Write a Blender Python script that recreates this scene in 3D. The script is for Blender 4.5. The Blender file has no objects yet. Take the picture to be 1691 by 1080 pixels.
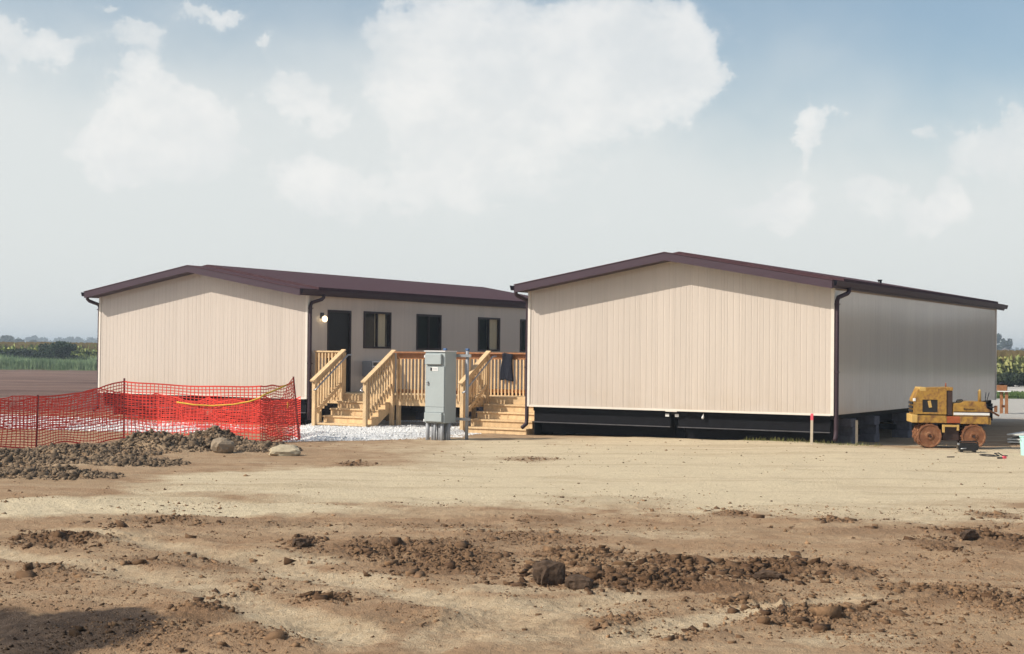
import bpy, bmesh, math, random
import numpy as np
from mathutils import Matrix, Vector

S = bpy.context.scene
COL = S.collection
rnd = random.Random(7)
rng = np.random.default_rng(11)
PI = math.pi

# ------------------------------------------------------------------ camera
EYE = 1.95
FOC = 2505.0            # focal length in pixels of a 1691 px wide frame
PITCH = math.atan(41.0 / FOC)
ROLL = math.radians(0.60)
cd = bpy.data.cameras.new('camera'); cam = bpy.data.objects.new('camera', cd); COL.objects.link(cam)
cd.sensor_width = 36.0; cd.lens = 36.0 * FOC / 1691.0
cd.clip_start = 0.1; cd.clip_end = 20000
CAM_M = Matrix.Translation((0, 0, EYE)) @ Matrix.Rotation(PI/2 + PITCH, 4, 'X') @ Matrix.Rotation(ROLL, 4, 'Z')
cam.matrix_world = CAM_M
S.camera = cam

# building axes: U runs along the gable fronts (to the right), V along the long sides (away)
ANG = math.radians(30.13)
U2 = np.array([math.cos(ANG), -math.sin(ANG)]); V2 = np.array([math.sin(ANG), math.cos(ANG)])
ROTZ = -ANG

# ------------------------------------------------------------------ sun and sky
SUN_T = 0.40*U2 + 0.46*V2                      # travel direction of sunlight, horizontal
sd = Vector((SUN_T[0], SUN_T[1], -0.50)).normalized()
sun_el = math.asin(-sd.z)
to_sun = -sd
sl = bpy.data.lights.new('sun', 'SUN'); so = bpy.data.objects.new('sun', sl); COL.objects.link(so)
sl.energy = 4.8; sl.angle = math.radians(0.53); sl.color = (1.0, 0.93, 0.82)
so.rotation_euler = sd.to_track_quat('-Z', 'Y').to_euler(); so.location = (-30, -20, 40)

S.view_settings.view_transform = 'Standard'; S.view_settings.look = 'None'
S.view_settings.exposure = 0.07; S.view_settings.gamma = 1.0
S.view_settings.use_curve_mapping = False
try:
    S.cycles.use_denoising = True
    S.cycles.max_bounces = 8; S.cycles.transparent_max_bounces = 24
    S.cycles.volume_bounces = 0
except Exception:
    pass

W = bpy.data.worlds.new('World'); S.world = W; W.use_nodes = True
def build_world():
    nt = W.node_tree; N = nt.nodes; LK = nt.links
    for n in list(N): N.remove(n)
    def node(t, **k):
        n = N.new(t)
        for a, b in k.items(): setattr(n, a, b)
        return n
    def setin(n, i, v):
        if hasattr(v, 'is_linked') or isinstance(v, bpy.types.NodeSocket): LK.new(v, n.inputs[i])
        else: n.inputs[i].default_value = v
    def m(op, a, b=0.0, c=0.0, clamp=False):
        n = node('ShaderNodeMath', operation=op, use_clamp=clamp)
        setin(n, 0, a); setin(n, 1, b); setin(n, 2, c)
        return n.outputs[0]
    def mix(f, a, b):
        n = node('ShaderNodeMix', data_type='RGBA')
        setin(n, 0, f); setin(n, 6, a); setin(n, 7, b)
        return n.outputs[2]
    def ss(x, lo, hi):
        n = node('ShaderNodeMapRange', interpolation_type='SMOOTHSTEP')
        setin(n, 0, x); setin(n, 1, lo); setin(n, 2, hi); setin(n, 3, 0.0); setin(n, 4, 1.0)
        return n.outputs[0]
    out = node('ShaderNodeOutputWorld'); bg = node('ShaderNodeBackground')
    sky = node('ShaderNodeTexSky', sky_type='NISHITA')
    sky.sun_disc = False; sky.sun_elevation = sun_el
    sky.sun_rotation = math.atan2(to_sun.x, to_sun.y)
    sky.altitude = 200; sky.air_density = 1.0; sky.dust_density = 2.2; sky.ozone_density = 1.2
    tc = node('ShaderNodeTexCoord'); sep = node('ShaderNodeSeparateXYZ')
    LK.new(tc.outputs['Generated'], sep.inputs[0])
    X, Y, Z = sep.outputs
    az = m('ARCTAN2', X, Y); el = m('ARCSINE', Z)
    # edge-breaking noise in direction space
    def noise(scale, detail, rough, off):
        mp = node('ShaderNodeMapping'); mp.inputs['Location'].default_value = off
        mp.inputs['Scale'].default_value = (1, 1, 1.35)
        LK.new(tc.outputs['Generated'], mp.inputs[0])
        n = node('ShaderNodeTexNoise'); n.inputs['Scale'].default_value = scale
        n.inputs['Detail'].default_value = detail; n.inputs['Roughness'].default_value = rough
        LK.new(mp.outputs[0], n.inputs['Vector']); return n.outputs[0]
    def noisec(scale, detail, rough, off):
        mp = node('ShaderNodeMapping'); mp.inputs['Location'].default_value = off
        LK.new(tc.outputs['Generated'], mp.inputs[0])
        n = node('ShaderNodeTexNoise'); n.inputs['Scale'].default_value = scale
        n.inputs['Detail'].default_value = detail; n.inputs['Roughness'].default_value = rough
        LK.new(mp.outputs[0], n.inputs['Vector']); sp = node('ShaderNodeSeparateColor'); LK.new(n.outputs[1], sp.inputs[0]); return sp.outputs
    nA = noise(16, 7, 0.62, (3.1, 1.7, 0.4)); nB = noise(5.0, 4, 0.55, (0.3, 5.2, 1.1)); nC = noise(55, 9, 0.68, (1, 2, 3))
    w1 = noisec(22, 6, 0.6, (2.2, 0.3, 4.1)); w2 = noisec(70, 5, 0.6, (5.2, 1.3, 0.1))
    azw = m('ADD', m('MULTIPLY_ADD', w1[0], 0.050, -0.025), m('MULTIPLY_ADD', w2[0], 0.022, -0.011)); azw = m('ADD', az, azw)
    elw = m('ADD', m('MULTIPLY_ADD', w1[1], 0.040, -0.020), m('MULTIPLY_ADD', w2[1], 0.020, -0.010)); elw = m('ADD', el, elw)
    blobs = [(690,50,120,85,1),(880,60,200,110,1),(1050,55,105,80,1),(1125,95,70,62,1),(1180,122,34,20,.9),
             (760,170,150,80,.6),(960,165,130,60,.6),(700,300,220,90,.5),(980,330,220,60,.35),(300,330,200,60,.35),(1420,350,180,50,.35),
             (238,140,62,58,1),(290,195,85,52,1),(235,215,110,52,1),(150,222,60,28,.9),(330,240,105,30,.9),(180,262,60,24,.75),
             (75,62,72,34,1),(-20,60,50,60,1),(225,52,62,24,1),(338,18,58,20,1),(430,70,26,22,.9),(480,148,62,36,1),
             (535,190,40,26,.6),(495,285,52,32,.7),(545,315,70,34,.7),(160,12,26,9,.9),
             (1350,188,36,36,1),(1330,235,20,30,.85),(1522,205,30,18,.85),(1600,238,52,42,1),(1672,190,36,34,.95),
             (1300,318,38,36,.95),(1250,352,70,20,.75),(1440,302,54,26,.85),(1555,328,34,34,.95),(1520,360,60,26,.7),(1680,270,50,40,.8)]
    acc = 0.0
    for (px, py, rx, ry, s) in blobs:
        a0 = math.atan((px-845.5)/FOC); e0 = math.atan((581+.0105*(px-845.5)-py)/FOC*math.cos(a0))
        dx = m('MULTIPLY_ADD', azw, FOC/rx, -a0*FOC/rx); dy = m('MULTIPLY_ADD', elw, FOC/ry, -e0*FOC/ry)
        dy = m('ADD', m('MULTIPLY', m('MAXIMUM', dy, 0.0), 1.15), m('MULTIPLY', m('MINIMUM', dy, 0.0), 0.68))
        r2 = m('MULTIPLY_ADD', dx, dx, m('MULTIPLY', dy, dy))
        v = m('MULTIPLY', m('EXPONENT', m('MULTIPLY', r2, -1.05)), s)
        acc = m('ADD', acc, v) if not isinstance(acc, float) else m('ADD', v, 0.0)
    acc = m('ADD', acc, m('MULTIPLY_ADD', nA, 0.9, -0.45))
    acc = m('ADD', acc, m('MULTIPLY_ADD', nC, 0.75, -0.375))
    local = m('MULTIPLY_ADD', ss(acc, 0.52, 0.78), 0.42, m('MULTIPLY', ss(acc, 0.25, 1.35), 0.58))
    # the same kind of clouds all round, outside the part in view as well
    gen = ss(m('ADD', m('MULTIPLY', nB, 1.0), m('MULTIPLY', nA, 0.55)), 0.88, 1.08)
    infr = m('MULTIPLY', m('SUBTRACT', 1.0, ss(m('ABSOLUTE', az), 0.33, 0.48)), m('SUBTRACT', 1.0, ss(el, 0.22, 0.36)))
    cl = m('ADD', m('MULTIPLY', local, infr), m('MULTIPLY', gen, m('SUBTRACT', 1.0, infr)))
    K = 10.0
    # milky summer haze, thick at the horizon, uneven
    veil = m('ADD', m('SUBTRACT', 1.0, ss(el, 0.02, 0.25)), m('MULTIPLY_ADD', nB, 0.9, -0.45))
    # more milk toward the left and the middle, where the sun stands
    veil = m('ADD', veil, m('MULTIPLY', ss(az, 0.30, -0.12), 0.18))
    veil = m('MULTIPLY_ADD', ss(veil, 0.0, 0.80), 0.86, 0.06)
    skc = node('ShaderNodeMix', data_type='RGBA', blend_type='MULTIPLY'); skc.inputs[0].default_value = 1.0
    LK.new(sky.outputs[0], skc.inputs[6]); skc.inputs[7].default_value = (1.32, 1.34, 1.24, 1)
    base = mix(veil, skc.outputs[2], (0.755*K, 0.78*K, 0.77*K, 1))
    shade = mix(ss(nA, 0.35, 0.65), (0.78*K, 0.795*K, 0.79*K, 1), (0.90*K, 0.89*K, 0.865*K, 1))
    fade = m('MULTIPLY', cl, m('MULTIPLY_ADD', ss(el, 0.02, 0.12), 0.46, 0.34))
    fin = mix(fade, base, shade)
    LK.new(fin, bg.inputs[0]); bg.inputs[1].default_value = 0.1
    LK.new(bg.outputs[0], out.inputs[0])
    W.cycles.sampling_method = 'MANUAL' if hasattr(W.cycles, 'sampling_method') else W.cycles.sampling_method
    try: W.cycles.sample_map_resolution = 1024
    except Exception: pass
build_world()

# ------------------------------------------------------------------ pixel of the photo -> point at a height / at a distance
RM = np.array(CAM_M.to_3x3())
def ray(px, py):
    d = RM @ np.array([(px-845.5)/FOC, -(py-540.0)/FOC, -1.0]); return d
def gp(px, py, z=0.0):
    d = ray(px, py); t = (z-EYE)/d[2]
    return np.array([d[0]*t, d[1]*t, z])
def dp(px, py, depth):
    d = ray(px, py); t = depth/d[1]
    return np.array([d[0]*t, d[1]*t, EYE+d[2]*t])

# ------------------------------------------------------------------ noise
def vnoise(x, y, seed=0):
    xi = np.floor(x).astype(np.int64); yi = np.floor(y).astype(np.int64)
    xf = x-xi; yf = y-yi
    def h(a, b):
        n = (a*374761393 + b*668265263 + seed*974634777) & 0xffffffff
        n = ((n ^ (n >> 13))*1274126177) & 0xffffffff
        n = (n ^ (n >> 16)) & 0xffffffff
        return n/4294967295.0
    u = xf*xf*(3-2*xf); v = yf*yf*(3-2*yf)
    return (h(xi, yi)*(1-u)+h(xi+1, yi)*u)*(1-v) + (h(xi, yi+1)*(1-u)+h(xi+1, yi+1)*u)*v
def fbm(x, y, oct=4, seed=0, rough=0.5):
    a = 1.0; s = 0; t = 0
    for k in range(oct):
        s = s + a*vnoise(x*2**k+17.3*k, y*2**k-9.1*k, seed+k); t += a; a *= rough
    return s/t*2-1
def sstep(x, lo, hi):
    t = np.clip((x-lo)/(hi-lo), 0, 1); return t*t*(3-2*t)

# ------------------------------------------------------------------ materials
MATS = {}
def mat(name, col, rough=0.7, spec=0.3, metal=0.0, var=0.12, scale=6.0, bump=0.0, bscale=40.0, stretch=(1,1,1), rand=0.0, emit=None, coat=0.0, dirt=None):
    m = bpy.data.materials.new(name); m.use_nodes = True; MATS[name] = m
    nt = m.node_tree; N = nt.nodes; L = nt.links
    b = N['Principled BSDF']
    b.inputs['Roughness'].default_value = rough; b.inputs['Specular IOR Level'].default_value = spec
    b.inputs['Metallic'].default_value = metal; b.inputs['Coat Weight'].default_value = coat
    tc = N.new('ShaderNodeTexCoord'); mp = N.new('ShaderNodeMapping'); mp.inputs['Scale'].default_value = stretch
    L.new(tc.outputs['Object'], mp.inputs[0])
    nz = N.new('ShaderNodeTexNoise'); nz.inputs['Scale'].default_value = scale; nz.inputs['Detail'].default_value = 5
    nz.inputs['Roughness'].default_value = 0.6
    L.new(mp.outputs[0], nz.inputs['Vector'])
    mr = N.new('ShaderNodeMapRange'); mr.inputs[1].default_value = 0.3; mr.inputs[2].default_value = 0.7
    mr.inputs[3].default_value = 1-var; mr.inputs[4].default_value = 1+var
    L.new(nz.outputs[0], mr.inputs[0])
    val = mr.outputs[0]
    if rand:
        oi = N.new('ShaderNodeObjectInfo'); r = N.new('ShaderNodeMapRange')
        r.inputs[3].default_value = 1-rand; r.inputs[4].default_value = 1+rand
        L.new(oi.outputs['Random'], r.inputs[0])
        mu = N.new('ShaderNodeMath'); mu.operation = 'MULTIPLY'; L.new(val, mu.inputs[0]); L.new(r.outputs[0], mu.inputs[1]); val = mu.outputs[0]
    sc = N.new('ShaderNodeVectorMath'); sc.operation = 'SCALE'; sc.inputs[0].default_value = col
    L.new(val, sc.inputs['Scale'])
    colsock = sc.outputs[0]
    if dirt:
        dc, lo, hi, ds = dirt
        n2 = N.new('ShaderNodeTexNoise'); n2.inputs['Scale'].default_value = ds; n2.inputs['Detail'].default_value = 6; n2.inputs['Roughness'].default_value = .65
        L.new(tc.outputs['Object'], n2.inputs['Vector'])
        r2 = N.new('ShaderNodeMapRange'); r2.inputs[1].default_value = lo; r2.inputs[2].default_value = hi; L.new(n2.outputs[0], r2.inputs[0])
        mx = N.new('ShaderNodeMix'); mx.data_type = 'RGBA'; L.new(r2.outputs[0], mx.inputs[0]); L.new(colsock, mx.inputs[6]); mx.inputs[7].default_value = (*dc, 1)
        colsock = mx.outputs[2]
    L.new(colsock, b.inputs['Base Color'])
    if bump:
        n3 = N.new('ShaderNodeTexNoise'); n3.inputs['Scale'].default_value = bscale; n3.inputs['Detail'].default_value = 4
        L.new(mp.outputs[0], n3.inputs['Vector'])
        bp = N.new('ShaderNodeBump'); bp.inputs['Strength'].default_value = bump; bp.inputs['Distance'].default_value = 0.02
        L.new(n3.outputs[0], bp.inputs['Height']); L.new(bp.outputs[0], b.inputs['Normal'])
    if emit:
        b.inputs['Emission Color'].default_value = (*emit[0], 1); b.inputs['Emission Strength'].default_value = emit[1]
    return m

M_SIDING = mat('siding', (0.515, 0.448, 0.390), 0.11, 0.5, var=0.05, scale=2.2, stretch=(9, 9, 0.25), rand=0.03, bump=0.06, bscale=0.35)
def dust_on_siding():
    nt = M_SIDING.node_tree; N = nt.nodes; L = nt.links; b = N['Principled BSDF']
    src = b.inputs['Base Color'].links[0].from_socket
    tc = N.new('ShaderNodeTexCoord'); sp = N.new('ShaderNodeSeparateXYZ'); L.new(tc.outputs['Object'], sp.inputs[0])
    nz = N.new('ShaderNodeTexNoise'); nz.inputs['Scale'].default_value = 1.7; nz.inputs['Detail'].default_value = 7; nz.inputs['Roughness'].default_value = .65; L.new(tc.outputs['Object'], nz.inputs['Vector'])
    a = N.new('ShaderNodeMapRange'); a.inputs[1].default_value = .70; a.inputs[2].default_value = 1.45; a.inputs[3].default_value = .42; a.inputs[4].default_value = 0; L.new(sp.outputs[2], a.inputs[0])
    c = N.new('ShaderNodeMapRange'); c.inputs[1].default_value = .42; c.inputs[2].default_value = .68; L.new(nz.outputs[0], c.inputs[0])
    m_ = N.new('ShaderNodeMath'); m_.operation = 'MULTIPLY'; L.new(a.outputs[0], m_.inputs[0]); L.new(c.outputs[0], m_.inputs[1])
    x = N.new('ShaderNodeMix'); x.data_type = 'RGBA'; L.new(m_.outputs[0], x.inputs[0]); L.new(src, x.inputs[6]); x.inputs[7].default_value = (.44, .35, .26, 1)
    L.new(x.outputs[2], b.inputs['Base Color'])
dust_on_siding()
M_TRIM = mat('siding_trim', (0.66, 0.60, 0.53), 0.5, 0.4, var=0.05)
M_BACK = mat('wall_board', (0.42, 0.37, 0.32), 0.8, 0.2)
M_FASCIA = mat('brown_fascia_paint', (0.045, 0.023, 0.036), 0.5, 0.4, var=0.1, scale=3, stretch=(.6, .6, 3))
M_SHINGLE = mat('brown_shingle', (0.066, 0.029, 0.035), 0.85, 0.25, var=0.22, scale=14, bump=0.5, bscale=30)
M_GUTTER = mat('brown_gutter_metal', (0.045, 0.026, 0.034), 0.6, 0.25, var=0.08)
M_DARKDOOR = mat('dark_brown_door', (0.010, 0.008, 0.008), 0.5, 0.2, var=0.15, scale=4)
M_FRAME = mat('dark_brown_frame', (0.024, 0.012, 0.013), 0.5, 0.25)
M_STEEL = mat('black_painted_steel', (0.0055, 0.0055, 0.0075), 0.7, 0.12, var=0.3, scale=5)
M_DUSTY = mat('dusty_steel_flange', (0.09, 0.085, 0.09), 0.6, 0.3, var=0.3, scale=6)
M_BLOCK = mat('concrete_block', (0.13, 0.12, 0.135), 0.9, 0.2, var=0.2, scale=12, bump=0.4, bscale=60)
M_WOOD = mat('new_yellow_pine', (0.60, 0.425, 0.24), 0.7, 0.25, var=0.18, scale=9, stretch=(1, 1, 0.5), rand=0.13)
M_WOODR = mat('red_brown_wood', (0.30, 0.135, 0.06), 0.7, 0.25, var=0.2, scale=9, rand=0.12)  # red-brown wood, darker than the pine; deck rails, stand, crate
M_GALV = mat('galvanised_pipe', (0.42, 0.43, 0.45), 0.35, 0.5, metal=0.7, var=0.1)
M_GREY = mat('grey_cabinet_paint', (0.36, 0.405, 0.41), 0.45, 0.4, var=0.05, scale=3)
M_PVC = mat('grey_conduit', (0.30, 0.31, 0.33), 0.5, 0.4, var=0.08)
M_WHITE = mat('white_plastic', (0.75, 0.75, 0.74), 0.5, 0.4, var=0.04)
M_BLACK = mat('black_plastic', (0.012, 0.012, 0.014), 0.28, 0.5, var=0.2)
M_CLOTH = mat('dark_navy_cloth', (0.018, 0.020, 0.030), 0.9, 0.1, var=0.25, scale=12)
M_CURTAIN = mat('pale_curtain', (0.72, 0.66, 0.52), 0.85, 0.1, var=0.12, scale=3, stretch=(8, 8, .3))
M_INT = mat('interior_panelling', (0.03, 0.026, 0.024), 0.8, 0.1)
M_ORANGE = mat('orange_plastic_net', (0.66, 0.045, 0.028), 0.5, 0.4, var=0.2, scale=2)
M_POST = mat('dark_red_steel_post', (0.12, 0.022, 0.022), 0.6, 0.4, var=0.3, scale=10)
M_ROPE = mat('yellow_rope', (0.62, 0.40, 0.06), 0.8, 0.2)
M_YEL = mat('roller_yellow_paint', (0.40, 0.225, 0.045), 0.6, 0.3, var=0.2, scale=6, bump=.15, bscale=30, dirt=((0.17, 0.08, 0.035), .44, .66, 9))
M_YEL2 = mat('roller_pale_yellow', (0.54, 0.35, 0.11), 0.6, 0.3, var=0.1, scale=5, dirt=((0.33, 0.17, 0.05), .55, .78, 7))
M_RUST = mat('rusty_steel', (0.20, 0.082, 0.038), 0.75, 0.3, var=0.25, scale=9, bump=0.3, bscale=50, dirt=((0.28, 0.15, 0.075), .5, .7, 9))
M_PRIMER = mat('red_primer', (0.34, 0.085, 0.03), 0.6, 0.3, var=0.2, scale=8)
M_DARKRUST = mat('dark_greasy_steel', (0.045, 0.024, 0.020), 0.6, 0.4, var=0.4, scale=8)
M_LATH = mat('weathered_lath', (0.48, 0.41, 0.32), 0.85, 0.2, var=0.12, scale=8)
M_PINK = mat('pink_marking_paint', (0.70, 0.10, 0.14), 0.7, 0.2)
M_TEAL = mat('pale_teal_plastic', (0.40, 0.66, 0.62), 0.45, 0.4, var=0.06)
M_PANEL = mat('pale_sheet_board', (0.62, 0.62, 0.58), 0.7, 0.3, var=0.06, rand=.08)
M_ROCK = mat('tan_rock', (0.42, 0.35, 0.24), 0.9, 0.2, var=0.2, scale=7, bump=0.6, bscale=20)
M_ROCK2 = mat('brown_rock', (0.27, 0.21, 0.15), 0.9, 0.2, var=0.25, scale=7, bump=0.6, bscale=20)
M_BULB = mat('lit_globe', (0.9, 0.85, 0.7), 0.4, 0.3, emit=((1.0, 0.80, 0.5), 2.2))
M_HOUSEW = mat('far_house_wall', (0.42, 0.40, 0.38), 0.8, 0.2)
M_HOUSER = mat('far_house_roof', (0.16, 0.14, 0.14), 0.85, 0.2)

def glass_mat():
    m = bpy.data.materials.new('tinted_window_glass'); m.use_nodes = True
    nt = m.node_tree; N = nt.nodes; L = nt.links; N.remove(N['Principled BSDF'])
    o = N['Material Output']; t = N.new('ShaderNodeBsdfTransparent'); t.inputs[0].default_value = (.90, .89, .86, 1)
    g = N.new('ShaderNodeBsdfGlossy'); g.inputs['Roughness'].default_value = 0.02; g.inputs[0].default_value = (.9, .9, .9, 1)
    lw = N.new('ShaderNodeLayerWeight'); lw.inputs[0].default_value = .5
    pw = N.new('ShaderNodeMath'); pw.operation = 'POWER'; L.new(lw.outputs['Facing'], pw.inputs[0]); pw.inputs[1].default_value = 5
    f = N.new('ShaderNodeMath'); f.operation = 'MULTIPLY_ADD'; L.new(pw.outputs[0], f.inputs[0]); f.inputs[1].default_value = .48; f.inputs[2].default_value = .02
    x = N.new('ShaderNodeMixShader'); L.new(f.outputs[0], x.inputs[0]); L.new(t.outputs[0], x.inputs[1]); L.new(g.outputs[0], x.inputs[2])
    L.new(x.outputs[0], o.inputs[0]); return m
M_GLASS = glass_mat()

def attr_mat(name, rough=0.9, spec=0.15, bump=0.0, bscale=40, trans=0.0, var=0.25, nscale=20):
    """colour carried per piece in the attribute 'tint' (each clod, leaf or stone has a colour of its own)"""
    m = bpy.data.materials.new(name); m.use_nodes = True
    nt = m.node_tree; N = nt.nodes; L = nt.links; b = N['Principled BSDF']
    b.inputs['Roughness'].default_value = rough; b.inputs['Specular IOR Level'].default_value = spec
    a = N.new('ShaderNodeAttribute'); a.attribute_name = 'tint'
    tc = N.new('ShaderNodeTexCoord'); nz = N.new('ShaderNodeTexNoise'); nz.inputs['Scale'].default_value = nscale; nz.inputs['Detail'].default_value = 4
    L.new(tc.outputs['Object'], nz.inputs['Vector'])
    mr = N.new('ShaderNodeMapRange'); mr.inputs[1].default_value = .3; mr.inputs[2].default_value = .7; mr.inputs[3].default_value = 1-var; mr.inputs[4].default_value = 1+var
    L.new(nz.outputs[0], mr.inputs[0])
    sc = N.new('ShaderNodeVectorMath'); sc.operation = 'SCALE'; L.new(a.outputs['Color'], sc.inputs[0]); L.new(mr.outputs[0], sc.inputs['Scale'])
    L.new(sc.outputs[0], b.inputs['Base Color'])
    if bump:
        n3 = N.new('ShaderNodeTexNoise'); n3.inputs['Scale'].default_value = bscale; n3.inputs['Detail'].default_value = 5
        L.new(tc.outputs['Object'], n3.inputs['Vector'])
        bp = N.new('ShaderNodeBump'); bp.inputs['Strength'].default_value = bump; bp.inputs['Distance'].default_value = .03
        L.new(n3.outputs[0], bp.inputs['Height']); L.new(bp.outputs[0], b.inputs['Normal'])
    if trans:
        o = N['Material Output']; t = N.new('ShaderNodeBsdfTranslucent'); L.new(sc.outputs[0], t.inputs[0])
        x = N.new('ShaderNodeMixShader'); x.inputs[0].default_value = trans
        L.new(b.outputs[0], x.inputs[1]); L.new(t.outputs[0], x.inputs[2]); L.new(x.outputs[0], o.inputs[0])
    return m
M_CLOD = attr_mat('soil_clods', bump=0.25, bscale=90)
M_STONE = attr_mat('gravel_stones', bump=0.2, bscale=60)
M_LEAF = attr_mat('foliage', 0.6, 0.25, trans=0.25, nscale=3)
M_FARLEAF = attr_mat('far_foliage', 0.8, 0.15, nscale=.3)

# ------------------------------------------------------------------ object helpers
def link(o, parent=None, loc=None, rot=None):
    COL.objects.link(o)
    if parent is not None:
        o.parent = parent
        if parent.parent is not None: o.matrix_parent_inverse = parent.matrix_basis.inverted()   # sub-parts are given in the thing's frame
    if loc is not None: o.location = loc
    if rot is not None: o.rotation_euler = rot
    return o
def mesh(name, vs, fs, m, smooth=False):
    me = bpy.data.meshes.new(name); me.from_pydata([tuple(map(float, v)) for v in vs], [], fs); me.update()
    mm = m if isinstance(m, (list, tuple)) else [m]
    for x in mm: me.materials.append(x)
    if smooth: me.polygons.foreach_set('use_smooth', [True]*len(me.polygons))
    return me
def ob(name, me, parent=None, loc=None, rot=None):
    return link(bpy.data.objects.new(name, me), parent, loc, rot)
def thing(name, label, cat, loc=(0,0,0), rz=0, group=None):
    o = bpy.data.objects.new(name, None); o.empty_display_size = 0.2
    link(o, None, loc, (0, 0, rz)); o['label'] = label; o['category'] = cat
    if group: o['group'] = group
    return o
def tag(o, label, cat, group=None):
    o['label'] = label; o['category'] = cat
    if group: o['group'] = group
    return o
BC = {}
def boxme(dx, dy, dz, m, bev=0.0):
    """box centred at origin, shared between alike pieces; bev chamfers every edge"""
    k = (round(dx, 4), round(dy, 4), round(dz, 4), m.name, round(bev, 4))
    if k in BC: return BC[k]
    bm = bmesh.new(); bmesh.ops.create_cube(bm, size=1.0)
    for v in bm.verts: v.co = Vector((v.co.x*dx, v.co.y*dy, v.co.z*dz))
    if bev: bmesh.ops.bevel(bm, geom=list(bm.edges), offset=bev, segments=1, affect='EDGES')
    me = bpy.data.meshes.new('box'); bm.to_mesh(me); bm.free(); me.materials.append(m); BC[k] = me
    return me
def box(name, parent, x0, x1, y0, y1, z0, z1, m, bev=0.0):
    return ob(name, boxme(x1-x0, y1-y0, z1-z0, m, bev), parent, ((x0+x1)/2, (y0+y1)/2, (z0+z1)/2))
def bar(name, parent, a, b, w, h, m, up=(0, 0, 1), bev=0.0):
    """rectangular bar from a to b; w across, h along up"""
    a = Vector(a); b = Vector(b); d = b-a; L_ = d.length
    me = boxme(w, L_, h, m, bev)
    y = d.normalized(); x = y.cross(Vector(up)).normalized(); z = x.cross(y)
    o = ob(name, me, parent)
    o.matrix_basis = Matrix.Translation((a+b)/2) @ Matrix((x, y, z)).transposed().to_4x4()
    return o
def tube_geo(path, r, n=8, cap=True):
    P = [Vector(p) for p in path]; vs = []; fs = []
    rr = r if isinstance(r, (list, tuple)) else [r]*len(P)
    prev = None
    for i, p in enumerate(P):
        t = (P[min(i+1, len(P)-1)]-P[max(i-1, 0)]).normalized()
        if prev is None:
            ax = Vector((0, 0, 1)) if abs(t.z) < .9 else Vector((1, 0, 0))
            x = t.cross(ax).normalized()
        else:
            x = (prev - t*prev.dot(t)).normalized()
        prev = x; y = t.cross(x)
        for k in range(n):
            a = 2*PI*k/n; vs.append(p + (x*math.cos(a)+y*math.sin(a))*rr[i])
    for i in range(len(P)-1):
        for k in range(n):
            k2 = (k+1) % n; fs.append((i*n+k, i*n+k2, (i+1)*n+k2, (i+1)*n+k))
    if cap:
        fs.append(tuple(range(n-1, -1, -1))); fs.append(tuple((len(P)-1)*n+k for k in range(n)))
    return vs, fs
def tube(name, parent, path, r, m, n=8):
    vs, fs = tube_geo(path, r, n); me = mesh(name, vs, fs, m, True)
    return ob(name, me, parent)
def prism(name, parent, prof, y0, y1, m, bev=0.0):
    """profile in x,z extruded along y"""
    n = len(prof); vs = [(x, y0, z) for x, z in prof]+[(x, y1, z) for x, z in prof]
    fs = [tuple(range(n)), tuple(range(2*n-1, n-1, -1))]+[(i, i+n, (i+1) % n+n, (i+1) % n) for i in range(n)]
    bm = bmesh.new(); bv = [bm.verts.new(v) for v in vs]
    for f in fs: bm.faces.new([bv[i] for i in f])
    bmesh.ops.recalc_face_normals(bm, faces=bm.faces)
    if bev: bmesh.ops.bevel(bm, geom=list(bm.edges), offset=bev, segments=2, affect='EDGES')
    me = bpy.data.meshes.new(name); bm.to_mesh(me); bm.free(); me.materials.append(m)
    return ob(name, me, parent)
def np_mesh(name, V, F, m, tint=None, smooth=False):
    """V (n,3), F (k,3 or 4) numpy; tint per vertex (n,3)"""
    me = bpy.data.meshes.new(name); k = F.shape[1]
    me.vertices.add(len(V)); me.vertices.foreach_set('co', V.astype(np.float32).ravel())
    me.loops.add(F.size); me.loops.foreach_set('vertex_index', F.astype(np.int32).ravel())
    me.polygons.add(len(F)); me.polygons.foreach_set('loop_start', np.arange(0, F.size, k, dtype=np.int32))
    me.polygons.foreach_set('loop_total', np.full(len(F), k, dtype=np.int32))
    if smooth: me.polygons.foreach_set('use_smooth', np.ones(len(F), dtype=bool))
    if tint is not None:
        a = me.color_attributes.new('tint', 'FLOAT_COLOR', 'POINT')
        a.data.foreach_set('color', np.concatenate([tint, np.ones((len(V), 1))], 1).astype(np.float32).ravel())
    me.update(calc_edges=True); me.validate(); me.materials.append(m)
    return me
def text_part(name, parent, s, size, m, loc, rot):
    c = bpy.data.curves.new('t', 'FONT'); c.body = s; c.size = size; c.align_x = 'CENTER'; c.align_y = 'CENTER'; c.extrude = 0.0015
    o = bpy.data.objects.new('t', c); COL.objects.link(o)
    me = bpy.data.meshes.new_from_object(o.evaluated_get(bpy.context.evaluated_depsgraph_get())); me.materials.clear(); me.materials.append(m)
    bpy.data.objects.remove(o)
    return ob(name, me, parent, loc, rot)

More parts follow.
